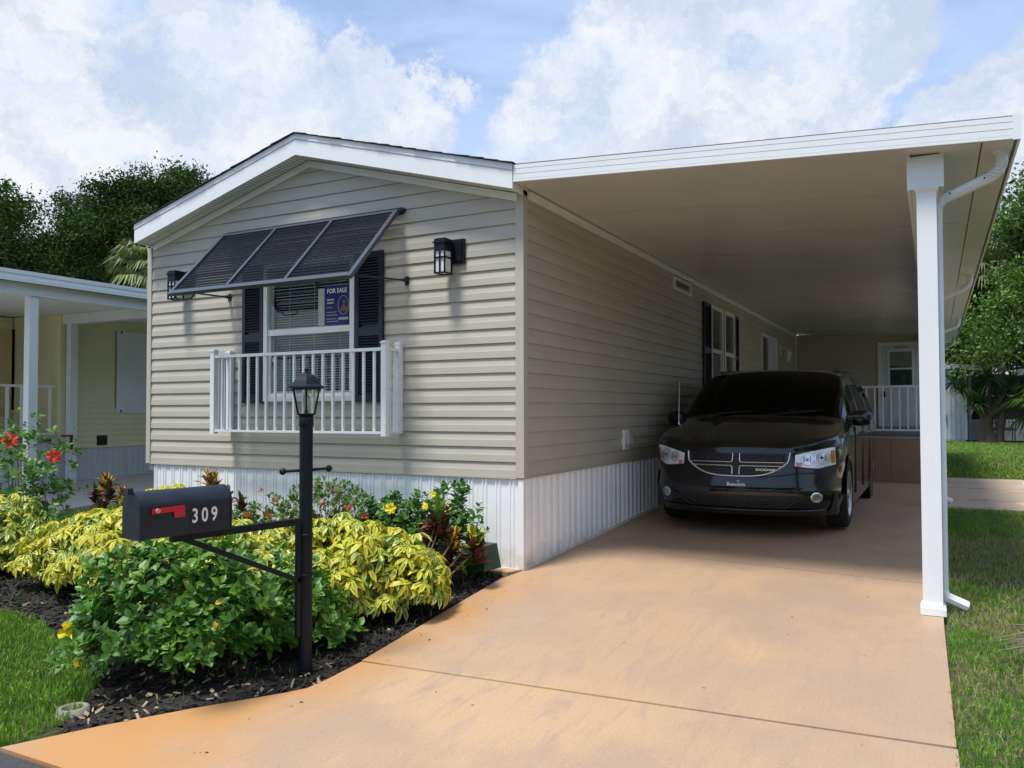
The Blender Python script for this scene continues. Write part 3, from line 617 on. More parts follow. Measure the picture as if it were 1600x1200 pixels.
    m = MB(); m.box((2.20, y-.06, 2.79), (2.58, y-.052, 2.845), PAINTW); m.box((2.24, y-.064, 2.805), (2.54, y-.060, 2.828), CARPL); m.build('door_plate', PAINTW, rd)
home_build()

def lantern_black(x, z, label):
    o = empty('wall_lantern', (x, 0, z), label, 'wall lamp', 'black box lanterns on the front wall'); 
    m = MB(); m.box((-.0, -.045, -.10), (.155, -.016, .115)); m.box((.02, -.055, -.08), (.135, -.045, .095)); m.build('back_plate', DARKMETAL, o, local=True)
    m = MB(); m.box((-.055, -.20, .0), (.055, -.075, .10)); m.box((-.02, -.09, .02), (.05, -.045, .07)); m.box((-.065, -.21, .065), (.065, -.065, .078)); m.box((-.05, -.19, .1), (.05, -.08, .108)); m.build('lamp_head', DARKMETAL, o, local=True)
    m = MB(); m.box((-.045, -.187, -.185), (.045, -.088, -.002)); m.build('lamp_glass', MILK, o, local=True)
    m = MB()
    for a in (-.057, .045):
        for b in (-.2, -.088): m.box((a, b, -.20), (a+.012, b+.012, .0))
    for z0 in (-.20, -.065): m.box((-.057, -.2, z0), (.057, -.188, z0+.012)); m.box((-.057, -.088, z0), (.057, -.076, z0+.012)); m.box((-.057, -.188, z0), (-.045, -.088, z0+.012)); m.box((.045, -.188, z0), (.057, -.088, z0+.012))
    m.box((-.006, -.2, -.19), (.006, -.188, 0)); m.build('lamp_cage', DARKMETAL, o, local=True)
lantern_black(-.705, 2.735, 'black box wall lantern right of the slatted awning, near the white corner of the house')
lantern_black(-4.10, 2.735, 'black wall lantern half hidden behind the left end of the slatted awning')

def bahama():
    o = empty('awning_shutter', (-2.34, 0, 3.16), 'dark slatted awning shutter propped open above the front window', 'awning')
    T, Bt = Vector((0, -.055, 3.165)), Vector((0, -.735, 2.445)); D = (Bt-T); L = D.length; d = D.normalized(); nrm = Vector((0, d.z, -d.y)); nrm = nrm if nrm.y < 0 else -nrm
    x0, x1 = -3.463, -1.225; X = Vector((1, 0, 0))
    P = lambda x, t: Vector((x, 0, 0))+T+d*t
    m = MB(); m.tube([(x0-.02, -.03, 3.18), (x1+.03, -.03, 3.18)], .022, 8); m.box((x0, -.03, 3.15), (x1, -.002, 3.21)); m.build('hinge_rail', NAVY, o)
    m = MB(); fwid = .042
    for xx in (x0, x1-fwid): m.obox(P(xx, .01), X*fwid, d*(L-.02), nrm*.035)
    m.obox(P(x0+fwid, .01), X*(x1-x0-2*fwid), d*.035, nrm*.035); m.obox(P(x0+fwid, L-.06), X*(x1-x0-2*fwid), d*.05, nrm*.037); m.build('frame', SLATE, o)
    bw = (x1-x0-2*fwid)/3
    for k in (1, 2): m = MB(); m.obox(P(x0+fwid+bw*k-.017, .046), X*.034, d*(L-.108), nrm*.036); m.build('mullion', SLATE, o)
    ns = 20; step = (L-.12)/ns; mesh = None
    for k in range(3):
        a = x0+fwid+bw*k+(.0 if k == 0 else .017); b = x0+fwid+bw*(k+1)-(.0 if k == 2 else .017)
        for i in range(ns):
            m = MB(); c = P(a, .052+step*(i+.5)); ax = (d*.97+nrm*-.06).normalized(); m.obox(c-ax*.015+nrm*.016, X*(b-a), ax*.030, ax.cross(X)*.005); m.build('slat', SLATM, o)
    for xx, xw in ((x0+.10, -3.43), (x1-.10, -1.175), ):
        m = MB(); a = P(xx, L-.08); m.tube([a, (xw, -.06, 2.53)], .009, 6); m.tube([(xw, -.07, 2.53), (xw, -.012, 2.53)], .016, 6); m.box((xw-.02, -.022, 2.49), (xw+.02, -.0155, 2.57)); m.build('support_rod', NAVY, o)
    m = MB(); m.tube([P(x0+.06, L-.03), P(x0+.12, L+.02)-nrm*.03, P(x0+.3, L+.01)-nrm*.03, P(x0+.33, L-.05)], .008, 6); m.build('latch_bracket', NAVY, o)
bahama()

def balconet():
    o = empty('balconet_railing', (-2.32, -.03, 1.12), 'white balconet railing with square pickets mounted below the front window', 'railing')
    X0, X1, YF, YB = -3.385, -1.245, -.25, -.045; ps = .054
    def post(x, y, z0, z1, cap=True):
        m = MB(); m.box((x-ps/2, y-ps/2, z0), (x+ps/2, y+ps/2, z1)); 
        if cap: m.box((x-ps/2-.006, y-ps/2-.006, z1), (x+ps/2+.006, y+ps/2+.006, z1+.014)); m.box((x-ps/2+.004, y-ps/2+.004, z1+.014), (x+ps/2-.004, y+ps/2-.004, z1+.024))
        m.build('post', WHITE, o)
    for x in (X0, X1): post(x, YF, 1.118, 1.945); post(x, YB, 1.135, 1.945)
    for z, h, w_, nm in ((1.895, .028, .040, 'top_rail'), (1.150, .022, .034, 'bottom_rail')):
        m = MB(); m.box((X0+ps/2, YF-w_/2, z-h/2), (X1-ps/2, YF+w_/2, z+h/2)); m.build(nm, WHITE, o)
        for x in (X0, X1): m = MB(); m.box((x-w_/2, YF+ps/2, z-h/2), (x+w_/2, YB-ps/2, z+h/2)); m.build(nm, WHITE, o)
    n = 17; me = None
    for i in range(n):
        x = X0+(X1-X0)*(i+1)/(n+1); m = MB(); m.box((x-.0105, YF-.0105, 1.161), (x+.0105, YF+.0105, 1.881)); m.build('picket', WHITE, o)
    for x in (X0, X1):
        for y in (-.18, -.115): m = MB(); m.box((x-.0095, y-.0095, 1.161), (x+.0095, y+.0095, 1.881)); m.build('picket', WHITE, o)
balconet()

def sale_sign():
    o = empty('for_sale_sign', (-2.03, .01, 2.17), 'navy FOR SALE sign with pale strip and oval portrait inside the front window', 'sign'); y = -.030
    m = MB(); m.box((-2.135, y, 2.172), (-1.822, y+.006, 2.545)); m.build('sign_panel', SIGNB, o)
    m = MB(); m.box((-2.215, y-.001, 2.172), (-2.139, y+.005, 2.53)); m.build('side_strip', SIGNG, o)
    M = lambda x, z: basis((1, 0, 0), (0, 0, 1), (0, -1, 0), (x, y-.002, z))
    put_text('FOR SALE', .062, M(-1.985, 2.495), PAINTW, o, .92, .0012)
    m = MB(); ys = y-.002
    for i, (a, b, z) in enumerate([(-2.105, -2.02, 2.405), (-2.105, -2.025, 2.375), (-2.105, -2.04, 2.335), (-2.11, -1.99, 2.29), (-2.11, -1.98, 2.262), (-2.11, -1.99, 2.225), (-2.11, -1.97, 2.20)]): m.box((a, ys, z), (b, ys+.001, z+(.016 if i < 2 else .006)))
    m.box((-1.965, ys, 2.215), (-1.845, ys+.001, 2.238)); m.build('small_print', SIGNG, o)
    m = MB(); ring = [(-1.905+.066*math.cos(t), 2.355+.092*math.sin(t)) for t in np.linspace(0, 2*math.pi, 25)[:-1]]; ri = [(-1.905+.061*math.cos(t), 2.355+.087*math.sin(t)) for t in np.linspace(0, 2*math.pi, 25)[:-1]]
    m.add([(a, ys-.0005, b) for a, b in ring+ri], [(i, (i+1) % 24, 24+(i+1) % 24, 24+i) for i in range(24)]); m.build('portrait_ring', SIGNG, o)
    m = MB(); m.add([(-1.895+.02*math.cos(t), ys-.001, 2.385+.027*math.sin(t)) for t in np.linspace(0, 6.283, 13)[:-1]], [tuple(range(12))]); m.add([(-1.945, ys-.001, 2.295), (-1.86, ys-.001, 2.295), (-1.858, ys-.001, 2.325), (-1.885, ys-.001, 2.36), (-1.905, ys-.001, 2.36), (-1.935, ys-.001, 2.33)], [(0, 1, 2, 3, 4, 5)]); m.build('portrait', SKIN, o)
    m = MB()
    for k in range(9): m.box((-2.182, y-.0025, 2.30+k*.024), (-2.168, y-.0015, 2.315+k*.024))
    m.build('strip_print', GREYC, o)
sale_sign()

def outlet():
    o = empty('outdoor_outlet', (0, 2.46, .91), 'white weatherproof outlet box low on the shaded side wall', 'outlet')
    m = MB(); m.box((.0, 2.37, .905), (.026, 2.55, 1.125)); m.box((.026, 2.385, .92), (.032, 2.535, 1.11)); m.build('back_plate', WHITE, o)
    m = MB(); m.box((.032, 2.40, .965), (.085, 2.51, 1.06)); m.box((.032, 2.40, 1.06), (.095, 2.53, 1.068)); m.build('cover', SIGNG, o)
outlet()
def white_lantern():
    o = empty('coach_lamp', (0, 12.6, 2.6), 'white coach lamp beside the sliding door under the carport', 'wall lamp')
    m = MB(); m.box((.0, 12.54, 2.52), (.03, 12.66, 2.80)); m.tube([(.02, 12.6, 2.70), (.10, 12.6, 2.74), (.17, 12.6, 2.70)], .014, 6); m.lathe([(0, .12), (.03, .09), (.085, .03), (.09, .01), (.05, 0)], (.17, 12.6, 2.60), 6); m.lathe([(.07, .0), (.045, -.16), (0, -.18)], (.17, 12.6, 2.60), 6); m.build('lamp_body', WHITE, o)
    m = MB(); m.lathe([(.065, .0), (.04, -.15)], (.17, 12.6, 2.597), 6); m.build('lamp_glass', MILK, o)
white_lantern()

# ------------------------------------------------------------------ carport
def carport():
    cp = empty('carport', (1.8, 5, 0), 'white aluminium carport roof with ribbed fascia over the driveway', 'carport')
    zc = lambda x: 3.229-.0592*x; X1 = 3.575; YE = 18.0
    ys = [-.20]+[1.03+1.22*i for i in range(14)]
    for a, b in zip(ys[:-1], ys[1:]):
        m = MB(); m.add([(.04, a+.004, zc(.04)), (X1-.02, a+.004, zc(X1)), (X1-.02, b-.004, zc(X1)), (.04, b-.004, zc(.04)), (.04, a+.004, zc(.04)+.07), (X1-.02, a+.004, zc(X1)+.07), (X1-.02, b-.004, zc(X1)+.07), (.04, b-.004, zc(.04)+.07)],
              [(0, 1, 2, 3), (4, 7, 6, 5), (0, 4, 5, 1), (2, 6, 7, 3), (0, 3, 7, 4), (1, 5, 6, 2)]); m.build('ceiling_panel', CEIL, cp)
    m = MB()
    for b in ys[1:-1]: m.add([(.04, b-.006, zc(.04)-.0015), (X1-.02, b-.006, zc(X1)-.0015), (X1-.02, b+.006, zc(X1)-.0015), (.04, b+.006, zc(.04)-.0015)], [(0, 1, 2, 3)])
    m.build('seam_strip', WHITE, cp)
    # front fascia: stepped extrusion
    pr = [(0, -.003), (.020, -.003), (.0205, .004), (.0245, .004), (.025, 0), (.060, 0), (.0605, .006), (.0645, .006), (.065, 0), (.104, 0), (.1045, .006), (.1085, .006), (.109, 0), (.140, 0), (.140, .02), (.0, .02)]
    m = MB(); m.extr([(a, b) for a, b in pr], (.035, -.222, zc(.035)-.002), (0, 0, 1), (0, 1, 0), (X1-.035+.012, 0, zc(X1)-zc(.035))); m.build('front_fascia', WHITE, cp)
    m = MB(); m.box((X1-.03, -.226, zc(X1)-.006), (X1+.016, -.2225, zc(X1)+.146)); m.build('corner_cap', WHITE, cp)
    for zz in (.02, .125): pass
    m = MB(); m.box((X1-.002, -.2, zc(X1)-.004), (X1+.012, YE, zc(X1)+.14)); m.build('side_fascia', WHITE, cp)
    m = MB(); m.add([(3.375, -.19, zc(3.375)-.003), (3.383, -.19, zc(3.383)-.003), (3.383, YE, zc(3.383)-.003), (3.375, YE, zc(3.375)-.003)], [(0, 1, 2, 3)]); m.build('gutter_seam', CARPL, cp)
    m = MB(); m.add([(.03, -.21, zc(0)+.15), (X1, -.21, zc(X1)+.15), (X1, YE, zc(X1)+.15), (.03, YE, zc(0)+.15)], [(0, 1, 2, 3)]); m.build('roof_sheet', WHITE, cp)
    # beam
    bx0, bx1, yb = 2.945, 3.165, -.055; zb = 2.815; m = MB(); m.box((bx0+.02, yb+.004, zb+.012), (bx1-.02, YE-.5, 3.035)); bm = m.build('beam', WHITE, cp)
    m = MB(); m.box((bx0, yb, zb), (bx0+.02, YE-.5, 3.05)); m.box((bx1-.02, yb, zb), (bx1, YE-.5, 3.042)); m.box((bx0+.02, yb, zb), (bx1-.02, yb+.01, zb+.012)); m.build('beam_flange', WHITE, cp)
    for i, y in enumerate((-.015, 5.35, 10.7, 15.5)):
        z0 = gz(y); x = 3.06; p = MB(); p.box((x-.059, y-.059, z0+.06), (x+.059, y+.059, zb-.05)); pp = p.build('post', WHITE, cp)
        m = MB(); m.box((x-.074, y-.085, z0), (x+.078, y+.085, z0+.045)); m.box((x-.068, y-.078, z0+.045), (x+.072, y+.078, z0+.062)); m.build('post_base', WHITE, pp)
        m = MB(); m.prism([(x-.06, y-.06), (x+.06, y-.06), (x+.06, y+.06), (x-.06, y+.06)], zb-.055, zb-.035); 
        m.add([(x+sx*.06, y+sy*.06, zb-.036) for sx, sy in ((-1, -1), (1, -1), (1, 1), (-1, 1))]+[(x+sx*.078, y+sy*.078, zb-.004) for sx, sy in ((-1, -1), (1, -1), (1, 1), (-1, 1))], [(0, 1, 5, 4), (1, 2, 6, 5), (2, 3, 7, 6), (3, 0, 4, 7), (4, 5, 6, 7)]); m.build('post_capital', WHITE, pp)
        # downspout: from the gutter, elbow, diagonal to the post, down its far side, kick-out at the ground
        w_ = .036; yd = y+.10; pts = [(3.50, yd-.05, 3.02), (3.50, yd-.05, 2.95), (3.485, yd-.045, 2.90), (3.44, yd-.04, 2.865), (3.16, yd, 2.76), (3.12, yd, 2.70), (3.12, yd, z0+.14), (3.14, yd, z0+.09), (3.26, yd+.03, z0+.035)]
        m = MB(); m.tube(pts, w_, 8, smooth=False); 
        ds = m.build('downspout', WHITE, cp)
        m = MB(); m.tube([(3.50, yd-.05, 3.025), (3.50, yd-.05, 3.012)], .052, 8)
        for k in range(6):
            t = k/5; c = Vector((3.50-.06*t*t*1.0, yd-.05, 2.96-.095*t)); m.tube([c+Vector((.001, 0, .004)), c-Vector((.001, 0, .004))], .039, 8)
        m.build('elbow_crimps', WHITE, ds)
        m = MB()
        for q in ((3.40, yd-.075, 2.855), (3.20, yd-.045, 2.785)): m.tube([q, (q[0], q[1]+.004, q[2])], .006, 6)
        m.build('screws', CARPL, ds)
carport()
def deck():
    o = empty('rear_deck', (1.6, 8.6, .14), 'raised porch with brown boarded front and white picket rail at the back of the carport', 'porch'); y = 8.505
    for x0, x1 in ((.03, 1.21), (1.214, 2.43), (2.434, 3.05)): m = MB(); m.box((x0, y, .10), (x1, y+.03, .872)); m.build('brown_panel', BROWN, o)
    m = MB(); m.box((.03, y-.02, .874), (3.05, y+.03, .895)); m.build('edge_trim', SIGNG, o); m = MB(); m.box((.03, y-.01, .897), (3.05, 14.7, .95)); m.build('deck_floor', DECKG, o)
    for z in (1.005, 1.725): m = MB(); m.box((.05, y+.02, z-.014), (3.0, y+.055, z+.014)); m.build('rail', WHITE, o)
    for i in range(24):
        x = .08+i*.1245; m = MB(); m.box((x-.01, y+.028, 1.02), (x+.01, y+.048, 1.711)); m.build('picket', WHITE, o)
    m = MB(); m.box((2.98, y+.01, .95), (3.03, y+.06, 1.77)); m.build('rail_post', WHITE, o)
deck()

# ------------------------------------------------------------------ lamp post with mailbox
def lamp_post():
    px, py = -.042, -2.55; g = gz(py); o = empty('lamp_post', (px, py, g), 'black lamp post with glass lantern and ladder bar standing in the mulch bed', 'lamp post')
    c = (px, py, 0)
    m = MB(); m.tube([(px, py, g-.1), (px, py, 1.262)], .037, 20); m.build('pole', DARKMETAL, o)
    m = MB(); m.lathe([(.038, 1.255), (.041, 1.26), (.041, 1.318), (.030, 1.322)], c, 20); m.build('collar', DARKMETAL, o)
    m = MB(); bd = Vector((.66, .75, 0)).normalized(); a = Vector((px, py, 1.008))-bd*.125; b = Vector((px, py, 1.018))+bd*.125; m.tube([a, b], .0085, 8)
    for q in (a, b): m.lathe([(0, -.02), (.012, -.016), (.019, -.004), (.019, .004), (.012, .016), (0, .02)], q, 10)
    m.build('ladder_bar', DARKMETAL, o)
    lan = MB(); n = 6; rt = R(12)
    ring = lambda r_, z: [(px+r_*math.cos(rt+2*math.pi*k/n), py+r_*math.sin(rt+2*math.pi*k/n), z) for k in range(n)]
    lo, hi = ring(.052, 1.326), ring(.082, 1.468)
    for k in range(n): lan.tube([lo[k], hi[k]], .0052, 6)
    for rg in (lo, hi):
        for k in range(n): lan.tube([rg[k], rg[(k+1) % n]], .005, 6)
    lan.lathe([(0, 1.320), (.054, 1.320), (.054, 1.330), (0, 1.330)], c, 6, rot=rt, smooth=False); fr = lan.build('lantern_frame', DARKMETAL, o)
    lo2, hi2 = ring(.050, 1.332), ring(.079, 1.466)
    for k in range(n): m = MB(); m.add([lo2[k], lo2[(k+1) % n], hi2[(k+1) % n], hi2[k]], [(0, 1, 2, 3)]); m.build('glass_pane', CLGL, fr)
    m = MB(); m.lathe([(0, 1.33), (.014, 1.33), (.014, 1.36), (.022, 1.385), (.020, 1.42), (.008, 1.44), (0, 1.445)], c, 10); m.build('bulb', BULB, fr)
    m = MB(); m.lathe([(.0, 1.466), (.112, 1.470), (.110, 1.480), (.088, 1.492), (.076, 1.512), (.060, 1.534), (.040, 1.548), (.026, 1.552), (.022, 1.558), (.012, 1.562), (.010, 1.572), (.015, 1.578), (.006, 1.588), (0, 1.600)], c, 6, rot=rt, smooth=False); m.build('lantern_roof', DARKMETAL, o)
lamp_post()
def mailbox():
    th = R(11); d = Vector((-math.sin(th), -math.cos(th), 0)); s_ = Vector((math.cos(th), -math.sin(th), 0)); up = Vector((0, 0, 1)); P = Vector((-.042, -2.55, 0)); zb = .752
    a, L, W_, H_ = .505, .455, .158, .218
    o = empty('mailbox', tuple(P+d*(a+L/2)+up*zb), 'black arched mailbox numbered 309 with red flag on an arm from the lamp post', 'mailbox')
    hs = H_-W_/2
    def prof(w, h, n=22): r_ = w/2; return [(-r_, 0)]+[(-r_*math.cos(math.pi*k/n), (h-r_)+r_*math.sin(math.pi*k/n)) for k in range(n+1)]+[(r_, 0)]
    m = MB(); m.extr(prof(W_, H_), P+d*a+up*zb, s_, up, d*L); m.build('box_body', BLACKBOX, o)
    m = MB(); m.extr(prof(W_+.008, H_+.004), P+d*a+up*(zb-.002), s_, up, d*.006); m.build('rear_rim', BLACKBOX, o)
    m = MB(); m.extr(prof(W_+.010, H_+.006), P+d*(a+L-.022)+up*(zb-.003), s_, up, d*.034)
    m.obox(P+d*(a+L+.01)+up*(zb+H_-.012)-s_*.02, s_*.04, d*.026, up*.030); m.build('door', BLACKBOX, o)
    e = P+s_*(W_/2+.001); fl = MB(); q = e+d*(a+L-.045)+up*(zb+.128)
    fp = [(0, -.014), (0, .010), (-.158, .016), (-.158, -.040), (-.108, -.040), (-.104, -.010)]
    fl.extr(fp, q+s_*.006, d*1.0, up, s_*.003); fl.build('flag', RED, o)
    m = MB(); m.tube([q+s_*.0-d*.025, q+s_*.016-d*.025], .011, 8); m.obox(q-d*.045+s_*.010-up*.016, d*.018+up*.026, s_*.004, d*.02, PINK) if False else None; m.build('flag_pivot', PINK, o)
    for i, ch in enumerate('309'):
        M = basis(-d, up, s_, e+d*(a+.196-.050*i)+up*(zb+.083)+s_*.0015)
        put_text(ch, .096, M, PAINTW, o, .72, .0016, 'house_number', .0008)
        M2 = M; m = MB(); c0 = e+d*(a+.196-.050*i)+up*(zb+.083)+s_*.0006; m.obox(c0-up*.05+d*.0245, -d*.049, s_*.0006, up*.098); m.build('number_tile', BLACKBOX, o)
    m = MB(); m.bar(P+up*.731, P+d*(a+L*.6)+up*.731, .034, .036); m.build('arm', DARKMETAL, o)
    m = MB(); m.bar(P+up*.40+d*.03, P+d*(a+.22)+up*.725, .022, .026); m.build('brace', DARKMETAL, o)
    m = MB(); m.bar(P+d*.050+up*.10, P+d*.050+up*.74, .026, .022, up=(s_.x, s_.y, 0)); 
    for z in (.655, .435): m.lathe([(.0395, -.006), (.042, -.006), (.042, .006), (.0395, .006)], (P.x, P.y, z), 16); m.tube([P+up*z-s_*.03+d*.02, P+up*z+s_*.055-d*.02], .003, 5)
    m.build('mounting_bracket', DARKMETAL, o)
mailbox()

# ------------------------------------------------------------------ neighbour's home on the left
def neighbour():
    o = empty('neighbour_home', (-13, 6, .1), 'cream sided neighbouring home with white skirting, porch and flat white carport roof', 'house')
    X = -10.35; m = MB(); m.box((-16, 2.62, .05), (X-.03, 16, 3.06)); m.box((-16, -4, .05), (-11.83, 2.62, 3.06)); wl = m.build('wall', CREAM, o)
    siding_rows(wl, CREAM, (X, 0, 0), (0, 1, 0), (1, 0, 0), lambda z: cut(2.66, 9.0, z, [(3.60, 5.6, 1.34, 2.82)]), .70, 3.05, .1016)
    siding_rows(wl, CREAM, (-11.8, 0, 0), (0, 1, 0), (1, 0, 0), lambda z: [(-1.5, 2.6)], .86, 3.05, .1016)
    m = MB(); m.box((X-.10, 2.56, .70), (X+.02, 2.66, 3.03)); m.build('corner_trim', CREAM, o)
    # porch skirting and main skirting
    def rib(w): 
        p = [(0, 0)]
        for c0 in (w*.2, w*.5, w*.8): p += [(c0-.028, 0), (c0-.02, .014), (c0+.02, .014), (c0+.028, 0)]
        return p+[(w, 0)]
    for i in range(22):
        y0 = -2.2+.405*i; top = .70 if y0 > 2.3 else .84; m = MB(); m.extr(rib(.402), (X-.012, y0, -.05), (0, 1, 0), (1, 0, 0), (0, 0, top+.05), closed=False); m.build('skirting_panel', NSKIRT, o)
    m = MB(); m.box((-11.8, -2.3, .845), (X+.06, 2.56, .875)); m.build('porch_edge', DECKG, o)
    m = MB(); m.box((-11.8, -2.3, .76), (X-.02, 2.55, .84)); m.build('porch_floor', GREYC, o)
    for z in (.965, 1.78): m = MB(); m.box((X-.05, -2.2, z-.02), (X-.01, 2.50, z+.02)); m.build('rail', WHITE, o)
    for i in range(20): y = 2.42-i*.235; m = MB(); m.box((X-.045, y-.02, .985), (X-.015, y+.02, 1.76)); m.build('picket', WHITE, o)
    m = MB(); m.box((X-.0, 3.64, 1.322), (X+.035, 5.55, 2.835)); pn = m.build('storm_panel', PANELW, o)
    m = MB(); 
    for z in (1.335, 2.79): m.box((X+.036, 3.70, z), (X+.05, 3.72, z+.045))
    m.build('panel_clips', CARPL, pn)
    m = MB(); m.box((X+.0, 3.26, .74), (X+.02, 3.46, .92)); m.build('vent', CARPL, o)
    m = MB(); m.box((-11.8, 1.9, 1.3), (-11.76, 2.84, 2.83)); m.build('yellow_storm_panel', YPANEL, o); m = MB(); m.box((-11.8, 3.02-.45, 1.38), (-11.76, 3.14-.45, 2.84)); m.build('dark_shutter', NAVY, o)
    zr = 3.03
    m = MB(); m.box((-10.9, -.95, 3.035), (-7.32, 13, 3.15)); m.build('roof_panel', WHITESOFF, o)
    m = MB(); m.box((-16.4, -2.5, 3.07), (-10.9, 17, 3.2)); m.build('house_roof', WHITESOFF, o)
    pr = [(0, 0), (.045, 0), (.05, -.012), (.09, -.012), (.095, 0), (.145, 0), (.145, -.03), (0, -.03)]
    m = MB(); m.extr(pr, (-7.30, -.95, 3.018), (0, 0, 1), (1, 0, 0), (0, 14, 0)); m.build('fascia', WHITE, o)
    m = MB(); m.box((-7.62, -.9, 2.875), (-7.46, 12.5, 3.03)); m.build('beam', WHITE, o)
    m = MB(); m.box((-10.33, 2.60, 2.86), (-7.7, 2.72, 3.03)); m.build('cross_beam', WHITE, o)
    for x, y in ((-7.55, .40), (-7.55, 6.5)): m = MB(); m.box((x-.058, y-.058, gz(y)), (x+.058, y+.058, 2.88)); m.build('post', WHITE, o)
    m = MB(); m.box((-10.25, 2.62, .1), (-10.13, 2.75, 2.87)); m.build('post', WHITE, o)
    m = MB(); y0 = 2.50; x0 = -10.1; m.box((x0, 2.60, .70), (x0+.03, 2.64, .95)); m.box((x0, 2.44, .92), (x0+.03, 2.60, .95)); m.box((x0, 2.44, .70), (x0+.03, 2.60, .73)); m.build('hose_bracket', REDP, o)
    m = MB(); m.box((x0-.02, 2.30, .76), (x0+.02, 2.52, .89)); m.build('meter_box', GREYC, o)
neighbour()

# ------------------------------------------------------------------ leaves and shrubs
def leaf_mesh(name, L, W_, mats, droop=.25, fold=.25, cols=1):
    """one ovate leaf along +x, face up +z; folded on the midrib. mats: (outer, inner)"""
    m = MB(); ts = [0, .22, .5, .78, 1.0]; ws = [.12, .80, 1.0, .66, .04]
    if cols == 1:
        v = []; 
        for t, w_ in zip(ts, ws): x = L*t; z = -droop*L*t*t; v += [(x, -W_/2*w_, z+fold*W_*.5*w_), (x, 0, z), (x, W_/2*w_, z+fold*W_*.5*w_)]
        f = []
        for i in range(4): f += [(3*i, 3*i+3, 3*i+4, 3*i+1), (3*i+1, 3*i+4, 3*i+5, 3*i+2)]
        m.add(v, f, mats[0])
    return m.mesh(name)
def rosette_mesh(name, n, L, W_, outer, inner, up=.35, droop=.6, seed=0, inner_w=.42, jitter=.15):
    """palmate head of leaflets round +z; a strip of inner colour runs down each leaflet"""
    rnd = random.Random(seed); m = MB()
    for k in range(n):
        a = 2*math.pi*k/n+rnd.uniform(-.2, .2); l = L*rnd.uniform(1-jitter, 1+jitter); w = W_*rnd.uniform(.85, 1.15); ca, sa = math.cos(a), math.sin(a); iw = inner_w*rnd.uniform(.3, 1.4); u = up*rnd.uniform(.6, 1.3); dr = droop*rnd.uniform(.7, 1.3); off = rnd.uniform(-.25, .25)
        T = lambda x, y: (ca*x-sa*y, sa*x+ca*y, u*x-dr*x*x/L+abs(y)*.25)
        rows = [(.10*l, .12), (.45*l, .85), (.78*l, .95), (1.0*l, .12)]
        v = []
        for x, ww in rows:
            h = w/2*ww; v += [T(x, -h), T(x, h*(off-iw)*(1 if x < .9*l else 0)), T(x, h*(off+iw)*(1 if x < .9*l else 0)), T(x, h)]
        for i in range(3):
            b = 4*i; m.add([v[b], v[b+1], v[b+5], v[b+4]], [(0, 3, 2, 1)], outer); m.add([v[b+1], v[b+2], v[b+6], v[b+5]], [(0, 3, 2, 1)], inner if i < 2 else outer); m.add([v[b+2], v[b+3], v[b+7], v[b+6]], [(0, 3, 2, 1)], outer)
    return m.mesh(name)
def spray_mesh(name, n, L, W_, mats, seed, spread=.9, stem=.0):
    """short shoot with n ovate leaves set alternately round it"""
    rnd = random.Random(seed); m = MB(); hgt = L*1.1
    for k in range(n):
        t = (k+.5)/n; a = k*2.4+rnd.uniform(-.3, .3); e = spread*(1-t*.75)+rnd.uniform(-.15, .15); base = Vector((0, 0, hgt*(t-.6))); s = (.65+.45*math.sin(math.pi*min(1, t*1.1)))*rnd.uniform(.8, 1.15)
        d = Vector((math.cos(a)*math.sin(e+.35), math.sin(a)*math.sin(e+.35), math.cos(e+.35))); sd_ = d.cross(Vector((0, 0, 1))); sd_ = sd_.normalized() if sd_.length > .01 else Vector((1, 0, 0)); nn = sd_.cross(d).normalized(); mt = mats[rnd.choices(range(len(mats)), [6, 3, .15][:len(mats)])[0]] if len(mats) > 1 else mats[0]
        l = L*s; w = W_*s*rnd.uniform(.85, 1.1); P = lambda x, y: base+d*x*l+sd_*y*w/2+nn*(-.22*l*x*x+abs(y)*.13*w)
        v = [P(0, 0), P(.28, -.85), P(.25, 0), P(.28, .85), P(.62, -.92), P(.62, 0), P(.62, .92), P(1, 0)]
        m.add(v, [(0, 1, 2), (0, 2, 3), (1, 4, 5, 2), (2, 5, 6, 3), (4, 7, 5), (5, 7, 6)], mt)
    return m.mesh(name)
def strap_mesh(name, n, L, W_, mats, seed, up=1.0, droop=.5):
    rnd = random.Random(seed); m = MB()
    for k in range(n):
        a = 2*math.pi*k/n*1.9+rnd.uniform(-.3, .3); e = rnd.uniform(.15, 1.25)*(1 if k % 3 else .5); l = L*rnd.uniform(.7, 1.15); w = W_*rnd.uniform(.7, 1.2); ca, sa = math.cos(a), math.sin(a); mt = rnd.choice(mats); mt2 = rnd.choice(mats)
        T = lambda t, y: (ca*l*t*math.sin(e)-sa*y*w, sa*l*t*math.sin(e)+ca*y*w, l*t*math.cos(e)*up-droop*l*t*t*.5*math.sin(e)+abs(y)*w*.4)
        rows = [(0, .25), (.3, .5), (.65, .55), (1, .05)]; v = []
        for t, ww in rows: v += [T(t, -ww), T(t, 0), T(t, ww)]
        for i in range(3): b = 3*i; m.add([v[b], v[b+1], v[b+4], v[b+3]], [(0, 3, 2, 1)], mt); m.add([v[b+1], v[b+2], v[b+5], v[b+4]], [(0, 3, 2, 1)], mt2 if i else mt)
    return m.mesh(name)
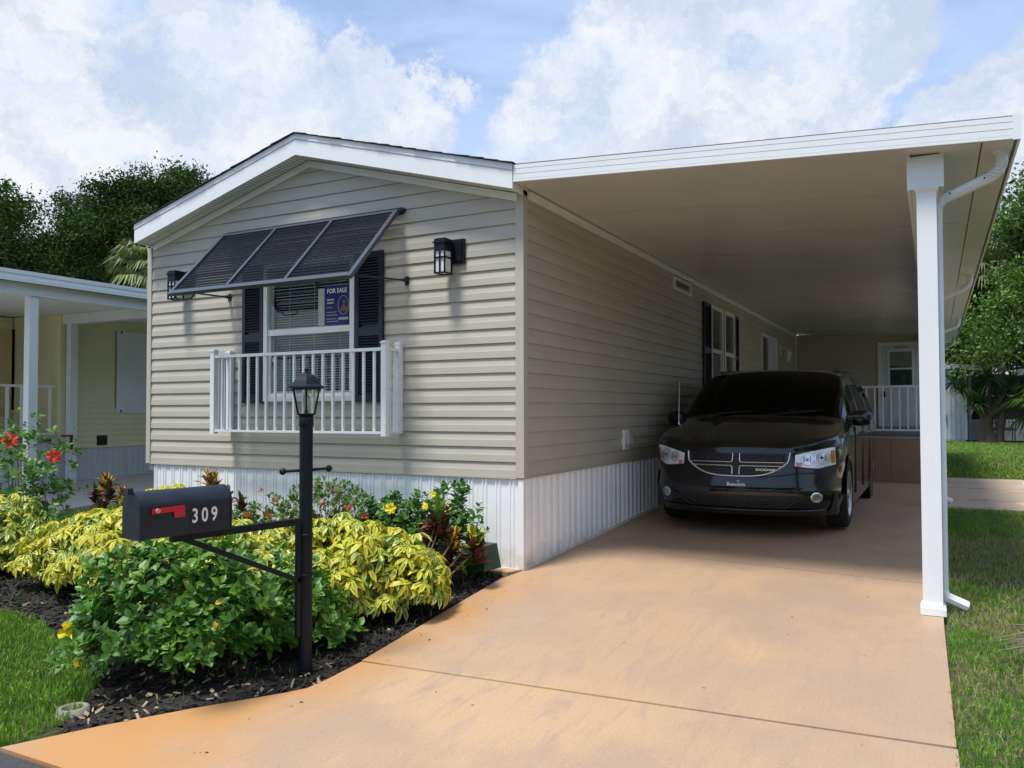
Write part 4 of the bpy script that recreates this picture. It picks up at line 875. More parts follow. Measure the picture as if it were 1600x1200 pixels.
def flower_mesh(name, r_, pet, n=5, seed=0):
    rnd = random.Random(seed); m = MB()
    for k in range(n):
        a = 2*math.pi*k/n; T = lambda x, y, z: (math.cos(a)*x-math.sin(a)*y, math.sin(a)*x+math.cos(a)*y, z)
        m.add([T(.0, 0, -.1*r_), T(.45*r_, -.38*r_, .22*r_), T(.5*r_, 0, .12*r_), T(.45*r_, .38*r_, .26*r_), T(.98*r_, -.32*r_, .18*r_), T(1.05*r_, .05*r_, .05*r_), T(.95*r_, .36*r_, .25*r_)], [(0, 1, 2), (0, 2, 3), (1, 4, 5, 2), (2, 5, 6, 3)], pet)
    m.tube([(0, 0, -.1*r_), (.05*r_, 0, .9*r_)], .05*r_, 5, L_OLD)
    return m.mesh(name)
def merge(name, items, parent, kind='stuff'):
    """items: (mesh, Matrix) joined into one object; big sets of leaves past the count that are parts of their own"""
    V = []; F = []; MI = []; mats = []; b = 0
    cache = {}
    for me, M in items:
        if me.name not in cache:
            co = np.empty(len(me.vertices)*3, np.float32); me.vertices.foreach_get('co', co); mi = [x for x in me.materials]
            for x in mi:
                if x not in mats: mats.append(x)
            cache[me.name] = (co.reshape(-1, 3), [tuple(p.vertices) for p in me.polygons], [mats.index(mi[p.material_index]) for p in me.polygons])
        co, fs, ix = cache[me.name]; A = np.array(M); V.append(co@A[:3, :3].T+A[:3, 3]); F += [tuple(i+b for i in q) for q in fs]; MI += ix; b += len(co)
    me = bpy.data.meshes.new(name); me.from_pydata(np.concatenate(V).tolist(), [], F)
    for x in mats: me.materials.append(x)
    me.polygons.foreach_set('material_index', MI); me.update(); o = link(name, me, parent, True); o['kind'] = kind; return o
def orient(p, n, roll, s):
    z = Vector(n).normalized(); x = Vector((math.cos(roll), math.sin(roll), .1)); x = (x-z*x.dot(z)).normalized(); y = z.cross(x)
    return Matrix.Translation(p)@Matrix(((x.x, y.x, z.x, 0), (x.y, y.y, z.y, 0), (x.z, y.z, z.z, 0), (0, 0, 0, 1)))@Matrix.Diagonal((s, s, s, 1))
def shrub(name, label, cat, base, rx, ry, h, kinds, n, single=200, group=None, part='leaf_cluster', stems=7, upb=.6, zlow=.18, seed=1, flowers=None, core=True, rz=0, lump=.22, smin=.6, smax=1.25, stem_r=.008):
    """kinds: list of (mesh, weight). leaves spread through a lumpy dome; the nearest ones are parts, the rest one mass"""
    rnd = random.Random(seed); o = empty(name, base, label, cat, group); b = Vector(base); pts = []
    ms = [k[0] for k in kinds]; ws = [k[1] for k in kinds]; ph = [rnd.uniform(0, 6.28) for _ in range(6)]
    cz, sz = math.cos(rz), math.sin(rz)
    for i in range(n):
        u = rnd.uniform(-.15, 1); a = rnd.uniform(0, 2*math.pi); q = math.sqrt(max(0, 1-max(u, 0)**2)); d = Vector((q*math.cos(a), q*math.sin(a), u))
        lm = 1+lump*(math.sin(3*a+ph[0]+2*u)*.6+math.sin(5*a+ph[1]-3*u)*.4)*(q)+lump*.5*math.sin(7*a+ph[2])*math.sin(4*u+ph[3]); r_ = (1-abs(rnd.gauss(0, .16)))*lm if rnd.random() < .75 else rnd.uniform(.45, .9)
        x, y = d.x*rx*r_, d.y*ry*r_; x, y = x*cz-y*sz, x*sz+y*cz
        z = h*zlow+(h*(1-zlow))*d.z*r_ if d.z > 0 else h*zlow*(1+d.z*3*rnd.random()); p = Vector((x, y, max(.02, z)))
        nn = (Vector((d.x*cz-d.y*sz, d.x*sz+d.y*cz, d.z*.8)).normalized()*(1-upb)+Vector((0, 0, upb))+Vector((rnd.gauss(0, .22), rnd.gauss(0, .22), rnd.gauss(0, .12))))
        s = rnd.uniform(smin, smax); pts.append((r_, p, orient(p, nn, rnd.uniform(0, 6.28), s), rnd.choices(ms, ws)[0]))
    cdir = (CAM-b).normalized(); pts.sort(key=lambda t: -(t[1].dot(cdir)+.35*t[1].z+.12*t[0]))
    for t in pts[:single]: q = bpy.data.objects.new(part, t[3]); COL.objects.link(q); q.parent = o; q.matrix_local = t[2]
    if len(pts) > single: merge(name+'_leaves' if False else 'inner_foliage', [(t[3], t[2]) for t in pts[single:]], o)
    if stems:
        m = MB()
        for k in range(stems):
            a = rnd.uniform(0, 6.28); r1 = rnd.uniform(.2, .6); p0 = Vector((rnd.uniform(-.12, .12)*rx/.4, rnd.uniform(-.1, .1)*ry/.4, -.05)); p2 = Vector((math.cos(a)*rx*r1, math.sin(a)*ry*r1, h*rnd.uniform(.5, .8))); pm = p0.lerp(p2, .5)+Vector((rnd.uniform(-.04, .04), rnd.uniform(-.04, .04), .02)); m.tube([p0, pm, p2], [stem_r, stem_r*.75, stem_r*.4], 5)
        m.build('stems', TWIG, o, local=True)
    if flowers:
        fm, fl = flowers
        for (fx, fy, fz), s in fl:
            q = bpy.data.objects.new('flower', fm); COL.objects.link(q); q.parent = o; p = Vector((fx, fy, fz)); q.matrix_local = orient(p, (cdir+Vector((rnd.uniform(-.5, .5), rnd.uniform(-.3, .3), rnd.uniform(-.1, .5)))), rnd.uniform(0, 6.28), s)
    return o
ros = [rosette_mesh('yellow_rosette', 7, .074, .031, L_YEL, G_LIGHT, seed=i, up=.25, droop=.75, inner_w=.30) for i in (1, 2)]+[rosette_mesh('pale_rosette', 7, .074, .031, L_PALE, G_MID, seed=5, up=.3, droop=.9, inner_w=.42), rosette_mesh('green_rosette', 7, .072, .030, G_MID, L_YEL, seed=6, up=.3, droop=.8, inner_w=.3)]
schk = [(ros[0], 4), (ros[1], 4), (ros[2], 3), (ros[3], 2.2)]
hib = [spray_mesh('green_shoot', 7, .070, .050, [G_MID, G_DARK], 2), spray_mesh('light_shoot', 6, .062, .044, [G_LIGHT, G_MID], 3, .8), spray_mesh('dark_shoot', 7, .070, .048, [G_DARK, G_MID], 4, 1.1)]
old = spray_mesh('yellow_leaf', 1, .062, .042, [L_OLD], 9, .9)
hibk = [(hib[0], 4), (hib[1], 5), (hib[2], 3), (old, .22)]
hibf = flower_mesh('hibiscus_flower', .055, F_RED); yelf = flower_mesh('yellow_flower', .05, F_YEL, 6, 2)
ixr = [spray_mesh('ixora_shoot', 8, .045, .020, [G_MID, G_DARK], 12, .7), spray_mesh('ixora_light_shoot', 8, .045, .020, [G_LIGHT, L_BRZ], 13, .6)]
crot = [strap_mesh('maroon_leaf_head', 9, .13, .042, [L_MAR, L_MAR, L_BRZ, G_DARK, L_MAR, L_PINK], 21), strap_mesh('gold_leaf_head', 8, .12, .038, [L_YEL, G_LIGHT, G_MID, L_BRZ], 22, 1.1, .3), strap_mesh('bronze_leaf_head', 9, .13, .042, [L_BRZ, L_MAR, L_OLD], 23)]

shrub('variegated_schefflera', 'yellow variegated schefflera bush just right of the lamp post', 'bush', (-.60, -1.60, gz(-1.62)), .70, .52, .65, schk, 1350, 290, 'variegated scheffleras', seed=3, zlow=.30, rz=.5)
shrub('variegated_schefflera', 'yellow variegated schefflera behind the pole and the mailbox arm', 'bush', (-1.25, -1.95, gz(-1.95)), .55, .48, .62, schk, 1000, 290, 'variegated scheffleras', seed=4, zlow=.3)
shrub('variegated_schefflera', 'yellow variegated schefflera hedge left of the mailbox', 'bush', (-2.55, -1.75, gz(-1.75)), .98, .50, .66, schk, 1550, 290, 'variegated scheffleras', seed=5, zlow=.28, rz=.15)
shrub('variegated_schefflera', 'yellow variegated schefflera against the skirting behind the mailbox', 'bush', (-3.35, -.72, gz(-.7)), .62, .36, .66, schk, 650, 200, 'variegated scheffleras', seed=6)
shrub('variegated_schefflera', 'pale variegated schefflera at the far left below the red hibiscus', 'bush', (-4.42, -1.72, gz(-1.7)), .50, .42, .66, [(ros[2], 4), (ros[0], 3), (ros[3], 5)], 520, 220, 'variegated scheffleras', seed=7)
h = shrub('hibiscus_bush', 'broad green hibiscus bush with a few turned yellow leaves in front of the mailbox post', 'bush', (-.74, -2.80, gz(-2.8)), .60, .47, .70, hibk, 620, 290, 'hibiscus bushes', seed=8, upb=.5, zlow=.26, part='leafy_shoot', smin=.75, smax=1.15, rz=.5)
shrub('hibiscus_bush', 'small green hibiscus between the lamp post and the yellow bushes', 'bush', (-.42, -2.22, gz(-2.2)), .34, .30, .50, hibk, 190, 150, 'hibiscus bushes', seed=18, upb=.5, zlow=.2, part='leafy_shoot')
# red hibiscus at the far left: open and leggy
shrub('red_hibiscus', 'tall leggy hibiscus with red flowers at the far left picture edge', 'bush', (-4.95, -1.20, gz(-1.2)), .50, .42, 1.34, hibk, 190, 180, None, seed=10, upb=.55, zlow=.34, part='leafy_shoot', stems=12, lump=.45, flowers=(hibf, [((.30, -.32, 1.12), 1.35), ((.63, -.10, .97), 1.15), ((-.0, -.40, 1.2), 1.2), ((.22, -.44, .98), 1.0)]))
shrub('ixora_hedge', 'low ixora row with red flower clusters along the front skirting', 'bush', (-1.72, -.48, gz(-.5)), .80, .32, .74, [(ixr[0], 4), (ixr[1], 4)], 900, 240, None, seed=11, part='leafy_shoot', zlow=.2, stems=9)
shrub('ixora_hedge', 'small ixora clump behind the mailbox end, nearest the yellow bush by the wall', 'bush', (-2.62, -.48, gz(-.5)), .34, .28, .46, [(ixr[0], 4), (hib[0], 1)], 260, 150, None, seed=12, part='leafy_shoot', stems=5)
def cluster(name, p, n, r_, label):
    o = empty(name, p, label, 'flower', 'red ixora flower heads'); m = MB(); rnd = random.Random(int(p[0]*1000))
    for k in range(n):
        q = Vector((rnd.gauss(0, r_*.5), rnd.gauss(0, r_*.5), rnd.gauss(0, r_*.4))); m.add([q+Vector((rnd.uniform(-1, 1), rnd.uniform(-1, 1), rnd.uniform(-.6, .6)))*r_*.32 for _ in range(4)], [(0, 1, 2), (0, 2, 3), (0, 3, 1)], F_RED)
    m.build('petals', F_RED, o, local=True)
for i, (x, z, l) in enumerate([(-2.27, .43, 'red ixora flower head right beside the lamp pole'), (-2.02, .44, 'red ixora flower head low left in the ixora row'), (-1.80, .40, 'red ixora flower head low in the middle of the ixora row'), (-1.62, .32, 'red ixora flower head just above the yellow bush'), (-1.95, .58, 'orange red ixora head at the top left of the row'), (-1.42, .60, 'red ixora head at the top of the row below the railing'), (-.98, .50, 'orange ixora head between the ixora and the green hibiscus'), (-.60, .16, 'red flower head low beside the croton stems'), (-1.15, .56, 'red ixora head at the right end of the row'), (-1.66, .66, 'small orange ixora head on the highest shoot of the row'), (-2.12, .66, 'red ixora head at the top just right of the lamp pole'), (-1.28, .42, 'pair of red ixora florets in front of the right end of the row')]):
    cluster('ixora_flower', (x, -.86 if x < -.9 else -.93, z), 26, .038, l)
shrub('green_hibiscus', 'green hibiscus with yellow blooms against the skirting near the corner', 'bush', (-.98, -.46, gz(-.5)), .42, .32, .66, [(hib[2], 4), (hib[0], 3)], 300, 190, None, seed=13, part='leafy_shoot', upb=.5, flowers=(yelf, [((.18, -.30, .58), .9), ((-.25, -.34, .42), .8)]))
shrub('green_hibiscus', 'taller green hibiscus with one spire rising beside the croton', 'bush', (-.52, -.42, gz(-.4)), .32, .26, .74, [(hib[2], 4), (hib[0], 3)], 230, 190, None, seed=14, part='leafy_shoot', upb=.7, lump=.5, flowers=(yelf, [((.02, -.28, .60), .6), ((.10, -.3, .70), .5)]))
def croton(base, heads, label, stemroot=(0, 0, 0), group='crotons'):
    o = empty('croton', base, label, 'plant', group); rnd = random.Random(int(base[0]*100)); m = MB(); r_ = Vector(stemroot)
    for k, (x, y, z, kd, s) in enumerate(heads):
        p = Vector((x, y, z)); mid = r_.lerp(p, .5)+Vector((.06, -.04, -.06)); m.tube([r_-Vector((0, 0, .05)), mid, p], [.011, .009, .006], 6)
        for j in range(3): q = bpy.data.objects.new('leaf_head', crot[kd]); COL.objects.link(q); q.parent = o; q.matrix_local = orient(p-Vector((0, 0, .05*j)), (rnd.uniform(-.2, .2), rnd.uniform(-.2, .2), 1), rnd.uniform(0, 6.28), s*(1+.08*j))
    m.build('stems', TWIG, o, local=True)
croton((-.50, -1.02, gz(-1)), [(.20, .20, .60, 1, 1.2), (.22, .18, .50, 0, 1.45), (.12, .22, .40, 0, 1.2), (.42, .36, .40, 1, 1.1), (.44, .34, .30, 0, 1.4), (.26, .26, .26, 0, 1.0), (.34, .2, .42, 2, .8)], 'croton with gold and maroon leaf heads on bare curved stems near the corner')
croton((-4.62, -.55, gz(-.6)), [(0, 0, .62, 2, 1.1), (.12, -.05, .55, 0, 1.0), (-.14, 0, .48, 0, 1.1), (.25, .0, .50, 2, .9), (.35, -.05, .42, 1, .8), (.08, -.1, .36, 0, 1.1), (-.05, -.12, .28, 2, 1.0), (.22, -.1, .3, 0, .9)], 'bronze and maroon croton left of the mailbox in front of the neighbour slab')
croton((-3.28, -.38, gz(-.4)), [(0, 0, .66, 2, 1.3), (.02, 0, .60, 2, 1.1), (.28, -.03, .54, 0, .9), (.42, 0, .48, 0, .9)], 'dark bronze bromeliad like croton rising behind the mailbox against the skirting')
croton((-1.32, -2.50, gz(-2.5)), [(0, 0, .46, 0, 1.0), (.08, .05, .40, 0, .9), (.02, -.08, .38, 2, .9)], 'dark maroon croton tucked under the mailbox')
# single yellow flower over the lawn edge, garden ring, green box, frond
def small_things():
    p = (-1.33, -3.07, gz(-3.07)); o = empty('yellow_hibiscus_bloom', p, 'bright yellow flower hanging at the lawn edge left of the green hibiscus', 'flower'); m = MB(); 
    me = flower_mesh('petals', .062, F_YEL, 6, 5); q = bpy.data.objects.new('petals', me); COL.objects.link(q); q.parent = o; q.matrix_local = orient(Vector((.02, .0, .20)), (.9, -.5, .2), .4, 1.15)
    m.tube([(.25, .12, .1), (.12, .06, .24), (.02, 0, .2)], .004, 5); m.build('stalk', G_MID, o, local=True)
    p = (-.70, -3.46, gz(-3.46)); o = empty('valve_ring', p, 'low grey ring half sunk in the mulch beside the lawn corner', 'ring'); m = MB(); m.lathe([(.045, -.04), (.048, .018), (.056, .024), (.072, .020), (.078, -.04)], (0, 0, 0), 20); m.build('rim', TERR, o, local=True); m = MB(); m.lathe([(0, -.01), (.048, -.01)], (0, 0, 0), 16); m.build('dark_well', MULCH, o, local=True)
    p = (-.24, -.27, 0); o = empty('utility_box', p, 'dark green plastic garden box beside the house corner', 'garden box'); m = MB(); m.prism([(-.14, -.10), (.10, -.13), (.13, .09), (-.11, .12)], .05, .25); m.v = [(x*(.75 if z > .2 else 1)+.02*z, y*(.8 if z > .2 else 1), z) for x, y, z in m.v]; m.build('cover', GBOX, o, local=True)
    m = MB(); m.tube([(.06, 0, -.05), (.06, 0, .06)], .012, 6); m.build('stake', CARPL, o, local=True)
    p = (3.64, -.84, gz(-.86)+.05); o = empty('fallen_frond', p, 'dry brown palm frond lying on the lawn at the right edge', 'palm frond'); rnd = random.Random(2); m = MB()
    for k in range(60):
        t = k/60; b = Vector((.30-.20*t, rnd.uniform(-.05, .05), .05+.05*rnd.random())); ang = math.pi+rnd.uniform(-.65, .65)*(1-.3*t); l = rnd.uniform(.22, .50); d = Vector((math.cos(ang), math.sin(ang), rnd.uniform(-.06, .14))); s_ = Vector((-d.y, d.x, rnd.uniform(-.5, .5))).normalized()*.006; e = b+d*l; e.z = max(.012, e.z-.04); mm = b+d*l*.5+Vector((0, 0, .03))
        m.add([b-s_, b+s_, mm+s_*1.4, mm-s_*1.4, e], [(0, 1, 2, 3), (3, 2, 4)], DRYF)
    m.build('leaflets', DRYF, o, local=True, kind='stuff'); m = MB(); m.tube([(.5, .05, .06), (.2, 0, .06), (-.05, .12, .13), (-.2, .2, .10)], [.014, .010, .006, .004], 6); m.tube([(.2, 0, .05), (.05, -.02, .06), (-.03, .04, .19)], [.01, .007, .004], 5); m.build('midrib', DRYF, o, local=True)
small_things()
def litter():
    n = 90; rg = np.random.default_rng(5); x = rg.uniform(.1, 3.1, n); y = rg.uniform(-3.8, 2.2, n); k = rg.random(n) < .5; x[k] = .16+np.abs(rg.normal(0, .12, k.sum())); a = rg.uniform(0, 6.28, n); s_ = rg.uniform(.005, .014, n); z = .038*y+.004
    c = np.column_stack([x, y, z]); u = np.column_stack([np.cos(a), np.sin(a), rg.uniform(-.1, .3, n)])*s_[:, None]; v = np.column_stack([-np.sin(a), np.cos(a), rg.uniform(-.1, .3, n)])*s_[:, None]*.4
    tag(quads('leaf_litter', np.stack([c-u, c+v, c+u, c-v], 1), [CHIP2, CHIP1], (rg.random(n) < .4).astype(int), kind='stuff'), 'tiny dry leaf bits scattered over the tan driveway', 'litter')
litter()
def scuffs():
    rg = np.random.default_rng(9); V = []
    for cx, cy, n, w in ((.79, 1.24, 10, .10), (2.52, 1.10, 12, .13), (2.30, 1.62, 2, .03), (2.86, 1.9, 2, .03)):
        for k in range(n):
            x = cx+rg.uniform(-w, w); y = cy+rg.uniform(-.012, .012); z = gz(y)+.002; a = rg.uniform(-.5, .5); u = np.array([math.cos(a), math.sin(a), 0])*rg.uniform(.007, .017); v = np.array([-math.sin(a), math.cos(a), 0])*rg.uniform(.003, .010); c = np.array([x, y, z]); V.append([c-u-v, c+u-v, c+u+v, c-u+v])
    tag(quads('chalky_marks', np.array(V), [JOINT], kind='stuff'), 'small pale chipped marks on the shaded concrete in front of the van', 'marks')
scuffs()

# ------------------------------------------------------------------ trees
def tree(name, label, cat, base, height, crown_r, crown_h, trunk_r, mats, n_leaf, leaf, seed, group=None, limbs=7, trunk_frac=.25, depth=4, weep=0., sigma=.55, bark=BARK):
    rnd = random.Random(seed); rg = np.random.default_rng(seed); o = empty(name, base, label, cat, group); m = MB(); tips = []
    def grow(p, d, l, r_, k):
        pm = p+d*l*.5+Vector((rnd.gauss(0, .06), rnd.gauss(0, .06), rnd.gauss(0, .04)))*l; q = p+d*l; m.tube([p, pm, q], [r_, r_*.85, r_*.68], 7 if k > 2 else 5, cap=False)
        if k <= 2: tips.append((q, k)); tips.append((pm, k))
        if k == 0: return
        nb = rnd.choice((2, 3, 3)) if k > 1 else 3
        for i in range(nb):
            a = rnd.uniform(0, 6.28); e = rnd.uniform(.35, .85); perp = d.orthogonal().normalized(); perp.rotate(Matrix.Rotation(a, 3, d)); nd = (d*math.cos(e)+perp*math.sin(e)+Vector((0, 0, .10-weep))).normalized(); nd = (nd*1+(Vector((q.x, q.y, 0)).normalized() if Vector((q.x, q.y, 0)).length > .1 else Vector((0, 0, 0)))*.18).normalized(); grow(q, nd, l*rnd.uniform(.62, .85), r_*.62, k-1)
    th = height*trunk_frac; m.tube([(0, 0, -.3), (0, 0, 0.0), (.05*th, .02*th, th*.5), (0, 0, th)], [trunk_r*1.5, trunk_r*1.15, trunk_r, trunk_r*.9], 10, cap=False)
    for i in range(limbs):
        a = 2*math.pi*i/limbs+rnd.uniform(-.3, .3); e = rnd.uniform(.4, 1.15); d = Vector((math.cos(a)*math.sin(e), math.sin(a)*math.sin(e), math.cos(e))); L0 = (crown_r*math.sin(e)**2+crown_h*math.cos(e)**2)*.42; grow(Vector((0, 0, th)), d, L0*rnd.uniform(.8, 1.15), trunk_r*.5, depth-1)
    m.build('trunk', bark, o, local=True)
    T = np.array([tuple(t[0]) for t in tips]); ci = rg.integers(0, len(T), n_leaf); sg = rg.uniform(.5, 1.3, len(T))*sigma; C = T[ci]+rg.normal(0, 1, (n_leaf, 3))*sg[ci][:, None]*np.array([1, 1, .6]); C = C[C[:, 2] > th*.75]; n = len(C)
    u = rg.normal(0, 1, (n, 3)); u /= np.linalg.norm(u, axis=1)[:, None]; w = rg.normal(0, 1, (n, 3)); v = np.cross(u, w); v /= np.linalg.norm(v, axis=1)[:, None]; s = leaf*rg.uniform(.6, 1.3, n)[:, None]
    V = np.stack([C-u*s, C+v*s*.45, C+u*s, C-v*s*.45], 1); quads('crown', V, mats, (rg.random(n) < .42).astype(int), o, True, 'stuff'); return o
def palm_head(name, label, base, h, n, L, wdt, m_, seed, trunk_r=.14, fan=False):
    o = empty(name, base, label, 'palm'); rnd = random.Random(seed); m = MB(); m.tube([(0, 0, -.2), (.1, 0, h*.5), (0, 0, h)], [trunk_r*1.2, trunk_r, trunk_r*.9], 9); m.build('trunk', BARK, o, local=True)
    for k in range(n):
        a = 2*math.pi*k/n*1.6+rnd.uniform(-.2, .2); e = rnd.uniform(-.5, 1.2); m = MB(); d = Vector((math.cos(a)*math.cos(e), math.sin(a)*math.cos(e), math.sin(e))); side = Vector((-math.sin(a), math.cos(a), 0)); c = Vector((0, 0, h))+d*L*.35; m.tube([(0, 0, h), c], .02, 4)
        for j in range(26):
            t = (j/25-.5)*2; dd = (d*math.cos(t*1.5)+side*math.sin(t*1.5)).normalized(); l = L*.75*(1-.25*abs(t))*rnd.uniform(.85, 1.1); s_ = dd.cross(d.cross(side)).normalized()*wdt; mid = c+dd*l*.6; e_ = c+dd*l+Vector((0, 0, -l*rnd.uniform(.25, .6)))
            m.add([c-s_*.3, c+s_*.3, mid+s_, mid-s_, e_], [(0, 1, 2, 3), (3, 2, 4)], m_)
        m.build('frond', m_, o, local=True)
# ------------------------------------------------------------------ the minivan
def crv(P, k):
    """Catmull-Rom refine of (n, ..., 3) array along axis 0, k steps per span"""
    n = len(P); out = []
    for i in range(n-1):
        p0, p1, p2, p3 = P[max(i-1, 0)], P[i], P[i+1], P[min(i+2, n-1)]
        for j in range(k):
            t = j/k; out.append(.5*((2*p1)+(-p0+p2)*t+(2*p0-5*p1+4*p2-p3)*t*t+(-p0+3*p1-3*p2+p3)*t**3))
    out.append(P[-1]); return np.array(out)
def minivan():
    VX, VY = 1.335, 1.95; z0 = gz(3.4)-.002; o = empty('minivan', (VX, VY+2.5, z0), 'black minivan with chrome cross grille parked under the carport', 'van')
    # control net: each station runs from the sill (row 0) up the side and over to the centre line (row 8)
    plan = lambda z, dy, s=1., side=None: [(x*s, y+dy, z) for x, y in ((.955, .60), (.935, .46), (.875, .31), (.79, .195), (.66, .115), (.50, .06), (.33, .025), (.165, .006), (0, 0))]
    N = []
    N.append(plan(.19, .06, .97)); N.append(plan(.29, .02, 1.0)); N.append(plan(.43, .0, 1.015)); N.append(plan(.56, .025, 1.01)); N.append(plan(.70, .055, 1.0)); N.append(plan(.80, .085, .99)); N.append(plan(.875, .125, .97))
    N[1][0] = (.955, .575, .30); N[2][0] = (.975, .585, .42); N[3][0] = (.98, .62, .54); N[4][0] = (.985, .68, .63); N[4][1] = (.975, .52, .71); N[5][0] = (.987, .76, .695); N[5][1] = (.980, .60, .80); N[5][2] = (.935, .40, .84); N[6][0] = (.988, .86, .728); N[6][1] = (.985, .74, .86); N[6][2] = (.955, .55, .915); N[6][3] = (.87, .36, .925); N[6][4] = (.72, .24, .905)
    st = lambda *p: N.append(list(p))
    st((.99, .95, .737), (.988, .88, .88), (.965, .76, .965), (.885, .60, .985), (.735, .46, .975), (.54, .38, .955), (.36, .34, .95), (.18, .325, .95), (0, .32, .95))
    st((.99, 1.04, .73), (.99, 1.0, .90), (.97, .95, 1.0), (.89, .88, 1.035), (.745, .78, 1.05), (.55, .72, 1.05), (.37, .69, 1.05), (.18, .68, 1.05), (0, .675, 1.05))
    st((.99, 1.13, .70), (.992, 1.12, .90), (.975, 1.13, 1.02), (.895, 1.12, 1.075), (.755, 1.06, 1.105), (.56, 1.01, 1.115), (.37, .99, 1.12), (.18, .98, 1.122), (0, .975, 1.122))
    st((.99, 1.22, .62), (.993, 1.24, .88), (.978, 1.27, 1.03), (.90, 1.25, 1.10), (.765, 1.17, 1.145), (.57, 1.12, 1.155), (.38, 1.095, 1.16), (.19, 1.085, 1.162), (0, 1.08, 1.162))
    st((.99, 1.30, .48), (.995, 1.36, .84), (.98, 1.44, 1.045), (.895, 1.50, 1.23), (.78, 1.47, 1.325), (.60, 1.43, 1.35), (.375, 1.405, 1.36), (.19, 1.395, 1.365), (0, 1.39, 1.367))
    st((.99, 1.345, .32), (.998, 1.52, .80), (.985, 1.66, 1.055), (.865, 1.78, 1.395), (.765, 1.80, 1.50), (.59, 1.77, 1.535), (.395, 1.75, 1.55), (.195, 1.745, 1.557), (0, 1.74, 1.56))
    st((.99, 1.42, .22), (1.0, 1.72, .76), (.988, 1.92, 1.06), (.825, 2.08, 1.535), (.745, 2.12, 1.625), (.58, 2.11, 1.66), (.39, 2.10, 1.675), (.19, 2.10, 1.682), (0, 2.10, 1.684))
    st((.99, 1.75, .20), (1.0, 2.05, .70), (.989, 2.25, 1.065), (.815, 2.42, 1.575), (.735, 2.46, 1.67), (.57, 2.46, 1.705), (.38, 2.46, 1.72), (.19, 2.46, 1.726), (0, 2.46, 1.728))
    for y, dz in ((2.95, .01), (3.5, .015), (4.1, .012), (4.6, 0), (4.9, -.015)): st((.99, y, .20), (1.0, y, .68), (.989, y, 1.07), (.815, y, 1.59+dz), (.73, y, 1.685+dz), (.565, y, 1.715+dz), (.38, y, 1.73+dz), (.19, y, 1.735+dz), (0, y, 1.737+dz))
    st((.94, 5.08, .24), (.955, 5.10, .68), (.93, 5.08, 1.05), (.74, 5.02, 1.53), (.64, 5.0, 1.60), (.5, 5.0, 1.65), (.33, 5.0, 1.67), (.17, 5.0, 1.68), (0, 5.0, 1.68))
    st((.85, 5.14, .30), (.86, 5.15, .68), (.83, 5.14, 1.02), (.68, 5.08, 1.48), (.58, 5.07, 1.52), (.45, 5.07, 1.54), (.3, 5.07, 1.55), (.15, 5.07, 1.55), (0, 5.07, 1.55))
    st(*[(x*.45, 5.16, z) for x, z in ((.8, .5), (.8, .7), (.8, .95), (.7, 1.2), (.6, 1.25), (.45, 1.27), (.3, 1.28), (.15, 1.28), (0, 1.28))])
    K = 6; P = crv(np.array(N, float), K); P = np.moveaxis(crv(np.moveaxis(P, 1, 0), K), 0, 1); nu, nv = P.shape[:2]
    def reg(j, i):
        """which panel a face belongs to: j station, i row (in control units)"""
        if 10.0 <= j < 13.0 and i >= 3.1: return 'windshield'
        if 11.2 <= j < 18.7 and 2.12 <= i < 2.86:
            lim = 11.3+max(0, (2.86-i))*-.0
            if 14.3 <= j < 14.55 or 16.6 <= j < 16.85: return 'body'
            return 'window_'+('a' if j < 14.4 else 'b' if j < 16.7 else 'c')
        return 'body'
    parts = {}
    for a in range(nu-1):
        for b in range(nv-1):
            g = reg((a+.5)/K, (b+.5)/K); parts.setdefault(g, []).append((a, b))
    W2 = lambda p, s=1: (VX+s*p[0], VY+p[1], z0+p[2])
    P[..., 0] *= .965
    def surf(faces, both, m, name, mt, parent, smooth=True, thick=0):
        for s in ((1, -1) if both else (1,)):
            idx = {}; 
            for a, b in faces:
                q = []
                for aa, bb in ((a, b), (a, b+1), (a+1, b+1), (a+1, b)):
                    if (aa, bb) not in idx: idx[aa, bb] = len(m.v); m.v.append(W2(P[aa, bb], s))
                    q.append(idx[aa, bb])
                m.f.append(tuple(q if s == 1 else q[::-1])); m.m.append(0); m.sm.append(smooth)
    m = MB(); surf(parts['body'], True, m, 'body', PAINT, o); body = m.build('body', PAINT, o)
    me = body.data; 
    import bmesh
    bm = bmesh.new(); bm.from_mesh(me); bmesh.ops.remove_doubles(bm, verts=bm.verts, dist=.0006); bmesh.ops.recalc_face_normals(bm, faces=bm.faces); bm.to_mesh(me); bvh = BVHTree.FromBMesh(bm); bm.free()
    m = MB(); surf(parts['windshield'], True, m, '', CGLASS, o); m.build('windshield', CGLASS, o)
    for s in (1, -1):
        for g in ('window_a', 'window_b', 'window_c'):
            m = MB(); idx = {}
            for a, b in parts[g]:
                q = []
                for aa, bb in ((a, b), (a, b+1), (a+1, b+1), (a+1, b)):
                    if (aa, bb) not in idx: idx[aa, bb] = len(m.v); m.v.append(W2(P[aa, bb], s))
                    q.append(idx[aa, bb])
                m.f.append(tuple(q)); m.m.append(0); m.sm.append(True)
            m.build('side_window', CGLASS, o)
    def F(x, z, off=.004):
        """point on the front skin at van x, z"""
        h = bvh.ray_cast(Vector((VX+x, VY-1, z0+z)), Vector((0, 1, 0)))
        if h[0] is None: return Vector((VX+x, VY+.1, z0+z))
        n = h[1] if h[1].y < 0 else -h[1]; return h[0]+Vector((0, -1, 0))*off*1.0+n*off*.3
